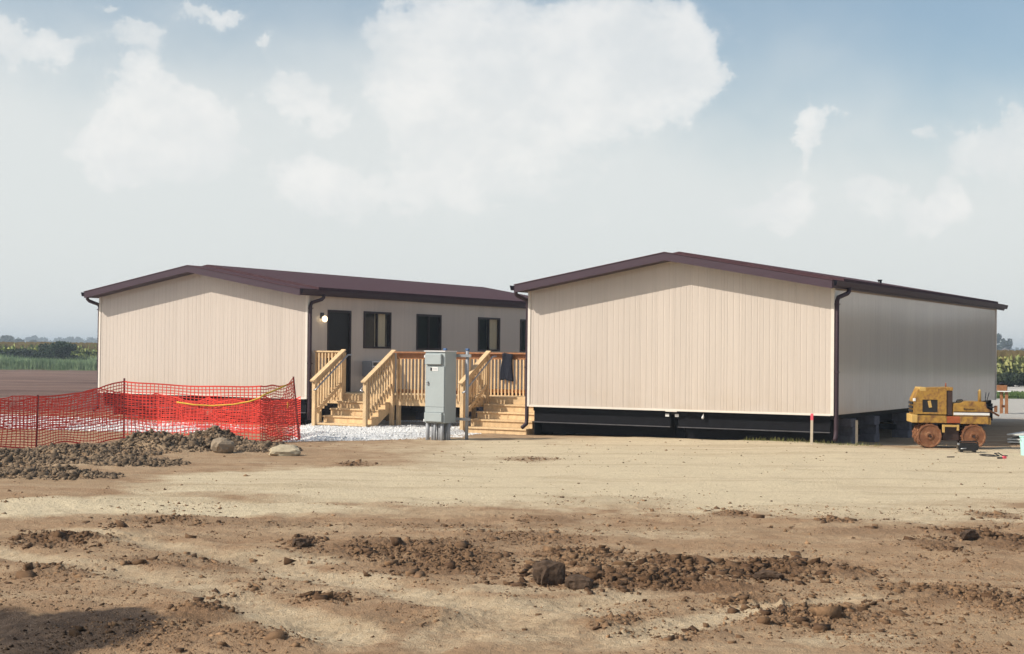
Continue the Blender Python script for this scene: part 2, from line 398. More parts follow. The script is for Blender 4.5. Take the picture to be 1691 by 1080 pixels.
# ================================================================== GROUND
A0 = np.array([-5.17, 38.3])          # front right corner of the far (left) building
B0 = np.array([0.384, 34.8])          # front left corner of the near (right) building
def local_uv(x, y, o=A0):
    dx = x-o[0]; dy = y-o[1]; return dx*U2[0]+dy*U2[1], dx*V2[0]+dy*V2[1]
def ell(px, py, rx, ry):
    """ellipse marked on the photo, turned into a ground ellipse: centre, radii in metres"""
    c = gp(px, py, .1); r = math.hypot(*(gp(px+rx, py, .1)-c)[:2])
    f = (abs(gp(px, py-ry*.9, .1)[1]-c[1]) + abs(gp(px, py+ry, .1)[1]-c[1]))/2
    return c[0], c[1], r, f
def patch(x, y, e, rot=0.0):
    cx, cy, rx, ry = e; dx = x-cx; dy = y-cy
    if rot: dx, dy = dx*math.cos(rot)+dy*math.sin(rot), -dx*math.sin(rot)+dy*math.cos(rot)
    return np.sqrt((dx/rx)**2+(dy/ry)**2)

# ridges of dug-up earth in the foreground: px, py, rx, ry, height, clods, clod size, dark
RIDGES = [
    (120, 893, 110, 16, .09, 420, .040, .8), (265, 858, 75, 7, .04, 160, .032, .6), (420, 864, 160, 8, .03, 170, .025, .4),
    (500, 897, 24, 9, .06, 90, .045, .8), (640, 908, 130, 20, .07, 480, .036, .7), (730, 930, 110, 24, .07, 480, .036, .7),
    (900, 860, 45, 9, .04, 90, .035, .5), (960, 925, 80, 18, .05, 240, .040, .6), (1020, 958, 140, 18, .09, 520, .046, .85), (1130, 932, 70, 14, .08, 240, .045, .85),
    (1270, 945, 90, 16, .09, 300, .048, .85), (1380, 950, 60, 12, .06, 180, .042, .7), (1190, 972, 70, 9, .05, 170, .042, .8),
    (1620, 890, 80, 16, .08, 280, .046, .75), (1545, 905, 40, 12, .06, 120, .040, .7), (1460, 880, 110, 8, .02, 110, .028, .4),
    (1330, 1010, 130, 26, .06, 420, .042, .6), (1250, 995, 60, 14, .05, 170, .042, .6), (1550, 985, 130, 15, .05, 260, .038, .6),
    (330, 1018, 60, 16, .05, 200, .034, .7), (380, 985, 60, 12, .04, 130, .032, .6), (330, 930, 130, 14, .03, 200, .028, .5),
    (120, 945, 90, 20, .04, 180, .030, .5), (1060, 1040, 120, 22, .04, 240, .032, .5), (470, 1050, 90, 20, .03, 130, .028, .4),
    (540, 990, 40, 8, .03, 90, .036, .8), (1210, 850, 30, 6, .03, 40, .036, .6), (1380, 862, 30, 5, .03, 50, .036, .5),
    (880, 758, 45, 5, .03, 60, .035, .4), (585, 768, 35, 5, .03, 60, .035, .5), (1010, 825, 120, 10, .02, 110, .022, .3),
    (1640, 850, 45, 6, .03, 70, .030, .5), (700, 868, 120, 8, .02, 120, .024, .4), (860, 890, 110, 14, .03, 220, .028, .5),
    (210, 1050, 150, 30, .03, 260, .024, .4), (1650, 1000, 60, 30, .04, 140, .034, .5), (760, 1020, 160, 30, .02, 180, .022, .35),
]
RID = [(ell(p, q, a, b), h, n, s, d) for (p, q, a, b, h, n, s, d) in RIDGES]
# spoil heap along the fence
HEAP = [(-40, 772, 150, 30, .17), (110, 758, 130, 24, .17), (250, 748, 100, 20, .27), (345, 744, 80, 18, .27), (430, 748, 60, 14, .12), (50, 795, 140, 22, .12), (190, 772, 120, 18, .10), (-170, 775, 180, 40, .2)]
HP = []
for (p, q, a, b, h) in HEAP:
    c = gp(p, q, .1); sx = c[1]/FOC; HP.append(((c[0], c[1]+.6, a*sx, max(.9, b*sx*3.0)), h))
DARK_PATCH = [ell(110, 1040, 150, 48), ell(40, 1075, 120, 40), ell(-80, 1050, 160, 60)]  # dark brown ground patch, lower left of the foreground
SAND = [(ell(845, 800, 620, 36), 1.0), (ell(1350, 780, 520, 44), 1.0), (ell(250, 836, 420, 17), .9), (ell(-80, 845, 260, 16), .8), (ell(1100, 738, 480, 20), .7),
        (ell(600, 955, 90, 10), .45), (ell(430, 925, 190, 16), .45), (ell(860, 1010, 170, 20), .5), (ell(1500, 845, 300, 20), .6), (ell(870, 975, 200, 12), .35),
        (ell(1420, 1060, 140, 16), .35), (ell(950, 1010, 130, 12), .35), (ell(1000, 880, 280, 10), .35), (ell(850, 1055, 90, 16), .4), (ell(250, 960, 160, 10), .3)]
def smin_d(lst, x, y):
    return [patch(x, y, e) for e in lst]
def gbase(x, y):
    u, v = local_uv(x, y); ub, vb = local_uv(x, y, B0)
    z = .10*(1-sstep(y, 29, 37))
    z = z + .075*np.exp(-((ub-4.5)/5.0)**2)*np.exp(-((vb+.6)/1.9)**2)
    z = z - .02*sstep(y, 60, 200) + sstep(np.hypot(x, y), 46, 70)*(1-sstep(y, 120, 130))*.07*fbm(x*.35, y*.35, 3, 15)*(x < 0)
    return z
def heapf(x, y):
    h = 0*x
    for e, a in HP: h = np.maximum(h, a*np.exp(-patch(x, y, e)**2*1.5))
    return h
def rutq(x, y, a, b):
    ax, ay = a; bx, by = b; dx = bx-ax; dy = by-ay; L2 = math.hypot(dx, dy)
    t = ((x-ax)*dx+(y-ay)*dy)/L2**2
    return ((x-ax)*dy-(y-ay)*dx)/L2 + .18*fbm(x*.4, y*.4, 2, 3) + .35*np.sin(t*3.1), t
def gh(x, y):
    """ground height with all its relief"""
    x = np.asarray(x, float); y = np.asarray(y, float)
    r = np.hypot(x, y)
    near = 1-sstep(r, 33, 60)
    z = gbase(x, y)
    z = z + near*(.030*fbm(x*.55, y*.55, 3, 5) + .016*fbm(x*2.1, y*2.1, 3, 9))
    work = 1-sstep(y, 17.5, 20.5)                    # churned area in front of the haul road
    z = z + work*(.020*fbm(x*4.5, y*4.5, 3, 21) + .012*np.abs(fbm(x*11, y*11, 2, 31)))
    # wheel ruts
    for (a, b, w, d) in RUTS:
        q, t = rutq(x, y, a, b); L2 = math.hypot(b[0]-a[0], b[1]-a[1])
        k = np.exp(-(q/w)**2)*sstep(t, -.05, .1)*(1-sstep(t, .9, 1.05))
        z = z - d*k*(1+.20*np.sin(t*L2/.14*2*PI+3*np.abs(q)/w)*vnoise(x*1.3, y*1.3, 8)) + .5*d*(np.exp(-((np.abs(q)-1.9*w)/(w*.6))**2))*sstep(t, -.05, .1)*(1-sstep(t, .9, 1.05))
    rk = 0*x
    for e, h, n, s, d in RID:
        p = patch(x, y, e)
        k = np.exp(-p**2*1.3)
        rk = rk + h*k
    rk = np.minimum(rk, .10)
    z = z + rk*(.15+1.1*np.abs(fbm(x*9, y*9, 4, 41, .7))+.5*np.clip(fbm(x*4, y*4, 2, 43), 0, 1))
    hp = heapf(x, y)
    z = z + hp*(1+.35*fbm(x*2.2, y*2.2, 3, 51)) + np.clip(hp*4, 0, 1)*(.20*np.abs(fbm(x*4.0, y*4.0, 4, 61, .65))-.03)
    return z
RUTS = [(gp(60, 870, .1)[:2], gp(1000, 1075, .1)[:2], .20, .028), (gp(-60, 905, .1)[:2], gp(620, 1075, .1)[:2], .20, .028),
        (gp(1000, 1075, .1)[:2], gp(1500, 985, .1)[:2], .19, .024), (gp(700, 1085, .1)[:2], gp(1120, 980, .1)[:2], .19, .024),
        (gp(-100, 845, .1)[:2], gp(1700, 792, .1)[:2], .22, .025), (gp(-100, 826, .1)[:2], gp(1700, 770, .1)[:2], .22, .025)]

def build_ground():
    # a single sheet in rings round the standpoint, dense where the lens looks, reaching the horizon
    angs = np.concatenate([np.linspace(-180, -34, 40)[:-1], np.linspace(-34, -24, 40)[:-1], np.linspace(-24, 24, 980)[:-1],
                           np.linspace(24, 34, 40)[:-1], np.linspace(34, 180, 40)])
    ks = np.linspace(1/8.2, 1/46., 640)
    rad = np.concatenate([np.linspace(.6, 8.0, 22), 1/ks, np.geomspace(47, 4200, 90)])
    Aa, Rr = np.meshgrid(np.radians(angs), rad)
    x = (Rr*np.sin(Aa)); y = (Rr*np.cos(Aa)); sh = x.shape
    x = x.ravel(); y = y.ravel()
    z = gh(x, y)
    V = np.stack([x, y, z], 1)
    nr, na = sh; i = np.arange(nr-1)[:, None]*na + np.arange(na-1)[None, :]
    F = np.stack([i, i+1, i+na+1, i+na], -1).reshape(-1, 4)[:, ::-1]
    # soil types: R churned dark earth, G packed pale sand, B dark brown patch / topsoil field
    n1 = fbm(x*.9, y*.9, 4, 77); n2 = fbm(x*3.5, y*3.5, 3, 78)
    mud = 0*x
    for e, h, n, s, d in RID:
        p = patch(x, y, e)+.45*n1+.3*n2; mud = np.maximum(mud, d*(1-sstep(p, .55, 1.5)))
    hp = heapf(x, y); mud = np.maximum(mud, np.clip(hp*3.6+.4*n1-.15, 0, 1)*.95)
    sand = 0*x
    for e, s in SAND:
        p = patch(x, y, e)+.30*n1+.12*n2; sand = np.maximum(sand, s*(1-sstep(p, .55, 1.25)))
    ub, vb = local_uv(x, y, B0)
    sand = np.maximum(sand, .75*(1-sstep(np.abs(y-25)+2.5*n1, 4.5, 8))*sstep(x+n1, -3.5, 0))
    sand = sand*(1-mud*.8)
    for (a, b, w, d) in RUTS[:4]:
        q, t = rutq(x, y, a, b); k = (1-sstep(np.abs(q)+.12*n1, w*.7, w*1.9))*sstep(t, -.05, .1)*(1-sstep(t, .9, 1.05))
        sand = np.maximum(sand, (.30+.36*vnoise(x*.7, y*.7, 12))*k); mud = mud*(1-.6*k)
    dark_patch = 0*x
    for e in DARK_PATCH: dark_patch = np.maximum(dark_patch, 1-sstep(patch(x, y, e)+.35*n1+.2*n2, .7, 1.15))
    field = sstep(y+1.2*n1-.10*x, 44, 50)*(1-sstep(x-.35*y, -2, 4))*1.0      # bare topsoil beyond, on the left
    lot = sstep(y+n1, 44, 50)*sstep(x-.25*y, 0, 2)                            # pale stone lot on the right
    grass = sstep(y+3*n1, 128, 131)
    under = np.zeros_like(x)
    me = np_mesh('ground', V, F, M_GROUND, None, True)
    a = me.color_attributes.new('soil', 'FLOAT_COLOR', 'POINT')
    a.data.foreach_set('color', np.stack([mud, sand, dark_patch, field], 1).astype(np.float32).ravel())
    a = me.color_attributes.new('cover', 'FLOAT_COLOR', 'POINT')
    a.data.foreach_set('color', np.stack([lot, grass, under, np.ones_like(x)], 1).astype(np.float32).ravel())
    o = ob('ground', me); o['kind'] = 'structure'
    return o
def ground_mat():
    m = bpy.data.materials.new('site_soil'); m.use_nodes = True
    nt = m.node_tree; N = nt.nodes; L = nt.links; b = N['Principled BSDF']
    b.inputs['Roughness'].default_value = .95; b.inputs['Specular IOR Level'].default_value = .1
    tc = N.new('ShaderNodeTexCoord')
    def noise(s, d=5, r=.6, st=(1, 1, 1)):
        mp = N.new('ShaderNodeMapping'); mp.inputs['Scale'].default_value = st; L.new(tc.outputs['Object'], mp.inputs[0])
        n = N.new('ShaderNodeTexNoise'); n.inputs['Scale'].default_value = s; n.inputs['Detail'].default_value = d; n.inputs['Roughness'].default_value = r
        L.new(mp.outputs[0], n.inputs['Vector']); return n.outputs[0]
    def rng_(x, lo, hi, a=0., c=1.):
        r = N.new('ShaderNodeMapRange'); L.new(x, r.inputs[0]); r.inputs[1].default_value = lo; r.inputs[2].default_value = hi; r.inputs[3].default_value = a; r.inputs[4].default_value = c
        return r.outputs[0]
    def mix(f, a, c):
        n = N.new('ShaderNodeMix'); n.data_type = 'RGBA'
        for i, v in ((0, f), (6, a), (7, c)):
            if isinstance(v, bpy.types.NodeSocket): L.new(v, n.inputs[i])
            else: n.inputs[i].default_value = v
        return n.outputs[2]
    def math_(op, a, c, cl=False):
        n = N.new('ShaderNodeMath'); n.operation = op; n.use_clamp = cl
        for i, v in ((0, a), (1, c)):
            if isinstance(v, bpy.types.NodeSocket): L.new(v, n.inputs[i])
            else: n.inputs[i].default_value = v
        return n.outputs[0]
    s1 = N.new('ShaderNodeAttribute'); s1.attribute_name = 'soil'; s2 = N.new('ShaderNodeAttribute'); s2.attribute_name = 'cover'
    p1 = N.new('ShaderNodeSeparateColor'); L.new(s1.outputs['Color'], p1.inputs[0]); p2 = N.new('ShaderNodeSeparateColor'); L.new(s2.outputs['Color'], p2.inputs[0])
    mud, sand, dark_patch, field = p1.outputs[0], p1.outputs[1], p1.outputs[2], s1.outputs['Alpha']
    lot, grass = p2.outputs[0], p2.outputs[1]
    big = noise(.6, 5, .6); mid = noise(3.5, 6, .65); fine = noise(26, 6, .7); streak = noise(1.3, 5, .6, (.25, 1.4, 1))
    c = mix(rng_(mid, .3, .7), (.285, .174, .099, 1), (.43, .292, .178, 1))
    c = mix(rng_(streak, .45, .7, 0, .6), c, (.53, .41, .27, 1))
    jit = math_('ADD', math_('MULTIPLY', mid, .5), math_('MULTIPLY', fine, .35))
    sm = math_('ADD', sand, math_('SUBTRACT', jit, .425)); sm = rng_(sm, .15, .75)
    c = mix(sm, c, mix(rng_(fine, .3, .7), (.56, .455, .30, 1), (.70, .59, .415, 1)))
    c = mix(rng_(noise(.9, 6, .68, (.16, 1.7, 1)), .50, .70, 0, .55), c, (.36, .255, .155, 1))
    mm = rng_(math_('ADD', mud, math_('SUBTRACT', jit, .425)), .15, .85)
    c = mix(mm, c, mix(rng_(fine, .3, .7), (.115, .062, .034, 1), (.265, .160, .090, 1)))
    c = mix(rng_(math_('ADD', dark_patch, math_('SUBTRACT', jit, .425)), .2, .8), c, mix(rng_(mid, .35, .7), (.052, .036, .027, 1), (.125, .088, .063, 1)))
    c = mix(field, c, mix(rng_(noise(.22, 6, .7, (.35, 1.6, 1)), .35, .65), (.105, .064, .054, 1), (.235, .152, .122, 1)))
    c = mix(lot, c, mix(rng_(fine, .3, .7), (.36, .34, .31, 1), (.52, .50, .46, 1)))
    c = mix(grass, c, mix(rng_(mid, .3, .7), (.045, .075, .025, 1), (.085, .115, .035, 1)))
    pep = rng_(noise(60, 3, .6), .62, .74, 0, .55)
    c = mix(pep, c, (.10, .065, .045, 1))
    pep2 = rng_(noise(75, 2, .5), .68, .76, 0, .6)
    c = mix(pep2, c, (.62, .56, .47, 1))
    L.new(c, b.inputs['Base Color'])
    h = math_('ADD', math_('MULTIPLY', fine, .6), math_('MULTIPLY', noise(90, 3, .6), .4))
    bp = N.new('ShaderNodeBump'); bp.inputs['Strength'].default_value = 1.0; bp.inputs['Distance'].default_value = .045
    L.new(h, bp.inputs['Height']); L.new(bp.outputs[0], b.inputs['Normal'])
    return m
M_GROUND = ground_mat()
build_ground()
def g1(x, y): return float(gh(np.array([x]), np.array([y]))[0])

# ---- icosphere lumps in bulk
def ico(sub):
    bm = bmesh.new(); bmesh.ops.create_icosphere(bm, subdivisions=sub, radius=1.0)
    v = np.array([p.co[:] for p in bm.verts]); f = np.array([[q.index for q in p.verts] for p in bm.faces]); bm.free(); return v, f
ICO1, ICO2 = ico(1), ico(2)
OCT = (np.array([[1, 0, 0], [-1, 0, 0], [0, 1, 0], [0, -1, 0], [0, 0, 1], [0, 0, -1]], float), np.array([[0, 2, 4], [2, 1, 4], [1, 3, 4], [3, 0, 4], [2, 0, 5], [1, 2, 5], [3, 1, 5], [0, 3, 5]]))
_c = np.array([[x, y, z] for x in (-1, 1) for y in (-1, 1) for z in (-1, 1)], float)*.50
CUB = (_c, np.array([[0, 1, 3], [0, 3, 2], [4, 6, 7], [4, 7, 5], [0, 4, 5], [0, 5, 1], [2, 3, 7], [2, 7, 6], [0, 2, 6], [0, 6, 4], [1, 5, 7], [1, 7, 3]]))
def lumps(P, size, flat, tint, base, rough=.35, seed=1):
    """P (n,3) positions, size (n,), tint (n,3): joined angular lumps"""
    r = np.random.default_rng(seed); bv, bf = base; n = len(P); k = len(bv)
    rad = 1+rough*(1.25 if k > 30 else 1.0)*(r.random((n, k))*2-1)
    sc = np.stack([.75+.6*r.random(n), .75+.6*r.random(n), flat*(.7+.6*r.random(n))], 1)
    v = (bv[None]*rad[..., None]+(rough*.42*(r.random((n, k, 3))*2-1) if k < 13 else 0))*sc[:, None, :]*size[:, None, None]
    a = r.random(n)*2*PI; ca, sa = np.cos(a), np.sin(a)
    tx = (r.random(n)-.5)*.9; ct, st = np.cos(tx), np.sin(tx)
    y = v[..., 1]*ct[:, None]-v[..., 2]*st[:, None]; z = v[..., 1]*st[:, None]+v[..., 2]*ct[:, None]; x = v[..., 0]
    x, y = x*ca[:, None]-y*sa[:, None], x*sa[:, None]+y*ca[:, None]
    V = np.stack([x, y, z], -1)+P[:, None, :]
    F = (bf[None]+(np.arange(n)*k)[:, None, None]).reshape(-1, 3)
    T = np.repeat(tint, k, 0)
    return V.reshape(-1, 3), F, T
def scatter_clods():
    Vs, Fs, Ts, off = [], [], [], 0
    def add(t):
        nonlocal off
        v, f, c = t; Vs.append(v); Fs.append(f+off); Ts.append(c); off += len(v)
    def put(x, y, size, flat, dark, base, seed, sink=.42, grey=False):
        if not len(x): return
        z = gh(x, y)+size*(flat*.5-sink)
        keep = np.ones(len(x), bool)
        for (ra, rb, rw, rd) in RUTS[:4]:
            q, t_ = rutq(x, y, ra, rb); keep &= ~((np.abs(q) < rw*1.1) & (t_ > 0) & (t_ < 1) & (rng.random(len(x)) < .8))
        x, y, z, size = x[keep], y[keep], z[keep], size[keep]
        n = len(x); k = rng.random((n, 1)); lo, hi = (np.array([.058, .040, .027]), np.array([.37, .265, .170])) if grey else (np.array([.066, .035, .019]), np.array([.31, .190, .105]))
        t = lo+(hi-lo)*np.clip(k*(1.25-dark)+.05, 0, 1)
        for e_ in DARK_PATCH: t = t*(1-.6*(1-sstep(patch(x, y, e_), .75, 1.15))[:, None])      # darker clods inside the dark patch
        add(lumps(np.stack([x, y, z], 1), size*1.12, flat, t, base, .52, seed))
    for i, (e, h, n, s, d) in enumerate(RID):
        cx, cy, rx, ry = e
        n = int(n*4.2)
        x = cx+rng.normal(0, .60, n)*rx; y = cy+rng.normal(0, .60, n)*ry
        ok = (y > 5) & (fbm(x*2.5, y*2.5, 2, 90) > -.25); x, y = x[ok], y[ok]
        size = np.clip(s*.26*np.exp(rng.normal(0, .62, len(x))), .006, .075)
        big = size > .026; tiny = size < .012; mid = ~big & ~tiny
        put(x[tiny], y[tiny], size[tiny], .7, d*.8, OCT, 900+i)
        hf = np.arange(len(x)) % 3 > 0
        put(x[mid & hf], y[mid & hf], size[mid & hf], .72, d*.9, CUB, 100+i); put(x[mid & ~hf], y[mid & ~hf], size[mid & ~hf], .7, d*.9, OCT, 150+i)
        if big.any(): put(x[big], y[big], size[big]*1.1, .72, min(1.05, d*1.2), CUB, 300+i, .4)
    for i, (e, h) in enumerate(HP):
        cx, cy, rx, ry = e; n = 3600
        x = cx+rng.normal(0, .55, n)*rx; y = cy-.15+rng.normal(0, .5, n)*ry
        ok = heapf(x, y) > .03; x, y = x[ok], y[ok]
        size = np.clip(.0150*np.exp(rng.normal(0, .62, len(x))), .007, .09)
        big = size > .045
        put(x[~big], y[~big], size[~big], .8, .62, OCT, 500+i, .3, True); put(x[big], y[big], size[big], .85, .85, CUB, 600+i, .45, True)
    # loose crumbs everywhere in the churned area
    n = 52000
    t = rng.random(n); yy = 1/(1/8.3+(1/24.-1/8.3)*t); xx = (rng.random(n)*2-1)*yy*.40
    ok = fbm(xx*.8, yy*.8, 3, 95)+.35*fbm(xx*3, yy*3, 2, 96) > -.12+.3*rng.random(n); ok &= (rng.random(n) < np.where(yy > 18.5, .12, 1.0))
    xx, yy = xx[ok], yy[ok]; size = np.clip(.0052*np.exp(rng.normal(0, .55, len(xx)))*(.6+yy/22), .003, .035)
    put(xx, yy, size, .7, .35, OCT, 700)
    n = 1500; yy = 24+8*rng.random(n); xx = (rng.random(n)*2-1)*yy*.40; put(xx, yy, .006+.022*rng.random(n)**4, .6, .2, OCT, 701)
    V = np.concatenate(Vs); F = np.concatenate(Fs); T = np.concatenate(Ts)
    o = ob('soil_clods', np_mesh('soil_clods', V, F, M_CLOD, T)); o['kind'] = 'stuff'
    tag(o, 'brown earth clods and crumbs strewn over the churned site', 'soil clods')
scatter_clods()

# ---- larger clods and rocks that can be picked out
def rock(name, label, cat, px, py, size, scl, m, seed, rz=0, tilt=0, sink=.3, z0=.1, rough=.22):
    c = gp(px, py, z0); x, y = c[0], c[1]; z = g1(x, y)
    for _ in range(4):
        c = gp(px, py, z); x, y = c[0], c[1]; z = g1(x, y)
    bv, bf = ico(3); r = np.random.default_rng(seed)
    n = fbm(bv[:, 0]*1.6+seed, bv[:, 1]*1.6+bv[:, 2]*1.3, 3, seed)
    v = np.sign(bv)*np.abs(bv)**(.9 if 'boulder' in name else .72)*(1+rough*n[:, None]+.03*r.normal(size=(len(bv), 1)))*np.array(scl)*size
    me = mesh(name, v, [tuple(f) for f in bf], m)
    o = ob(name, me, None, (x, y, z+scl[2]*size*(1-sink)), (tilt, 0, rz)); tag(o, label, cat); return o
M_DCLOD = mat('dark_moist_clod', (.085, .057, .040), .95, .1, var=.4, scale=14, bump=.8, bscale=22)
rock('boulder', 'rounded brown boulder half buried in the spoil heap', 'rock', 368, 748, .21, (1.0, .8, .72), M_ROCK2, 3, .4)
rock('rock_slab', 'flat pale tan rock at the right end of the spoil heap', 'rock', 470, 752, .26, (1.05, .8, .38), M_ROCK, 5, .2, .16)
rock('earth_slab', 'biggest dark upright slab of clay among foreground clods', 'earth clod', 906, 966, .105, (1.15, .7, .95), M_DCLOD, 8, .2, -.15, .25, rough=.35)
rock('earth_slab', 'square dark block of clay right of the biggest slab', 'earth clod', 957, 972, .085, (1.3, .8, .62), M_DCLOD, 9, -.1, .1, .25, rough=.3)
rock('earth_clod', 'dark round clod alone at the left end of clod band', 'earth clod', 497, 902, .075, (1.1, .9, .6), M_DCLOD, 12, .5, rough=.35)
rock('earth_clod', 'dark clod crowning the ridge in right foreground', 'earth clod', 1268, 956, .075, (1.5, .9, .5), M_DCLOD, 14, -.2, rough=.4)
rock('earth_clod', 'rough dark clod on the ridge near the right edge', 'earth clod', 1600, 890, .075, (1.3, .8, .6), M_DCLOD, 15, .3, rough=.45)

# ---- washed white gravel in front of the steps and behind the fence
def gravel_bed(name, label, poly_uv, h, n_st, seed, size=.028):
    """a low bed of stone; outline in building axes (u, v from the far building's corner)"""
    P = np.array(poly_uv); c = P.mean(0)
    us = np.linspace(P[:, 0].min()-.4, P[:, 0].max()+.4, 220); vs_ = np.linspace(P[:, 1].min()-.4, P[:, 1].max()+.4, 180)
    Uu, Vv = np.meshgrid(us, vs_); q = np.stack([Uu.ravel(), Vv.ravel()], 1)
    def inside(q):
        d = np.full(len(q), 1e9)
        for i in range(len(P)):
            a, b = P[i], P[(i+1) % len(P)]; e = b-a; nrm = np.array([-e[1], e[0]])/np.hypot(*e)
            d = np.minimum(d, (q-a)@nrm)
        return d
    d = inside(q)+.28*fbm(q[:, 0]*1.4, q[:, 1]*1.4, 3, seed)
    x = A0[0]+q[:, 0]*U2[0]+q[:, 1]*V2[0]; y = A0[1]+q[:, 0]*U2[1]+q[:, 1]*V2[1]
    prof = sstep(d, -.05, .7)
    z = gbase(x, y)-.06+prof*(h+.06+.035)+(d > .05)*.02*fbm(q[:, 0]*9, q[:, 1]*9, 2, seed+4)-.05*(d < 0)
    nv, nu = len(vs_), len(us); i = np.arange(nv-1)[:, None]*nu+np.arange(nu-1)[None]
    F = np.stack([i, i+1, i+nu+1, i+nu], -1).reshape(-1, 4)
    T = np.full((len(x), 3), .60)+rng.normal(0, .03, (len(x), 1))
    V = [np.stack([x, y, z], 1)]
    o = ob(name, np_mesh(name, V[0], F, M_STONE, T, True)); o['kind'] = 'structure'; o['label'] = label
    qs = np.stack([rng.uniform(P[:, 0].min()-.3, P[:, 0].max()+.3, n_st), rng.uniform(P[:, 1].min()-.3, P[:, 1].max()+.3, n_st)], 1)
    ds = inside(qs)+.28*fbm(qs[:, 0]*1.4, qs[:, 1]*1.4, 3, seed); ok = (ds > -.12+.1*rng.random(n_st)); qs = qs[ok]; ds = ds[ok]
    x = A0[0]+qs[:, 0]*U2[0]+qs[:, 1]*V2[0]; y = A0[1]+qs[:, 0]*U2[1]+qs[:, 1]*V2[1]
    z = np.maximum(gbase(x, y)-.06+sstep(ds, -.05, .7)*(h+.095), gbase(x, y))+.008
    sz = size*np.exp(rng.normal(0, .35, len(x)))
    g = (.58+.24*rng.random(len(x)))[:, None]*np.array([[1.0, .99, .97]])
    v, f, t = lumps(np.stack([x, y, z], 1), sz, .75, g, OCT, .25, seed+8)
    s = ob('gravel_stones', np_mesh('gravel_stones', v, f, M_STONE, t)); s['kind'] = 'stuff'
    tag(s, label.replace('bed of', 'loose stones on the bed of'), 'gravel')
def uvpoly(L_, z=.1):
    return [tuple(local_uv(*gp(px, py, z)[:2])) for px, py in L_]
gravel_bed('gravel_bed', 'bed of white gravel before the steps and the grey cabinet', uvpoly([(492, 741), (560, 746), (640, 744), (715, 727), (790, 719), (885, 716), (885, 701), (700, 694), (505, 690), (480, 700)]), .07, 42000, 201, .0135)
gravel_bed('gravel_bed', 'bed of white gravel behind the orange fence', [(-12.0, -7.4), (-.2, -4.4), (-.3, -1.2), (-12.0, -1.2)], .05, 16000, 211, .024)

# ================================================================== MODULAR BUILDINGS
WD, LN = 7.2, 14.8
ZB = .715; OV = .45; EO = .12; SL = .1747; ZE = 3.48
def rtop(x): return ZE+SL*(min(x, WD-x)+EO)
PITCH_S = .1355
def siding_piece(name, parent, a0, a1, zb, zt, place, key=None, cache={}):
    """one ribbed siding sheet between a0 and a1; zb, zt constant or functions of a; place(a,d,z)->xyz"""
    fb = zb if callable(zb) else (lambda a: zb); ft = zt if callable(zt) else (lambda a: zt)
    prof = []
    n0 = math.ceil((a0+.03)/PITCH_S); g = n0*PITCH_S
    prof.append((a0+.0008, -.006)); prof.append((a0+.0015, 0)) 
    while g < a1-.02:
        prof += [(g-.016, 0), (g-.007, -.0038), (g+.007, -.0038), (g+.016, 0)]; g += PITCH_S
    prof += [(a1-.0015, 0), (a1-.0008, -.006)]
    pts = []
    for a, d in prof: pts.append((a, d))
    if callable(zt) and a0 < WD/2 < a1: 
        pts.append((WD/2, 0)); pts.sort(key=lambda p: p[0])
    vs = [place(a, d, fb(a)) for a, d in pts]+[place(a, d, ft(a)) for a, d in pts]; n = len(pts)
    fs = [(i, i+1, n+i+1, n+i) for i in range(n-1)]
    return ob(name, mesh(name, vs, fs, M_SIDING), parent)
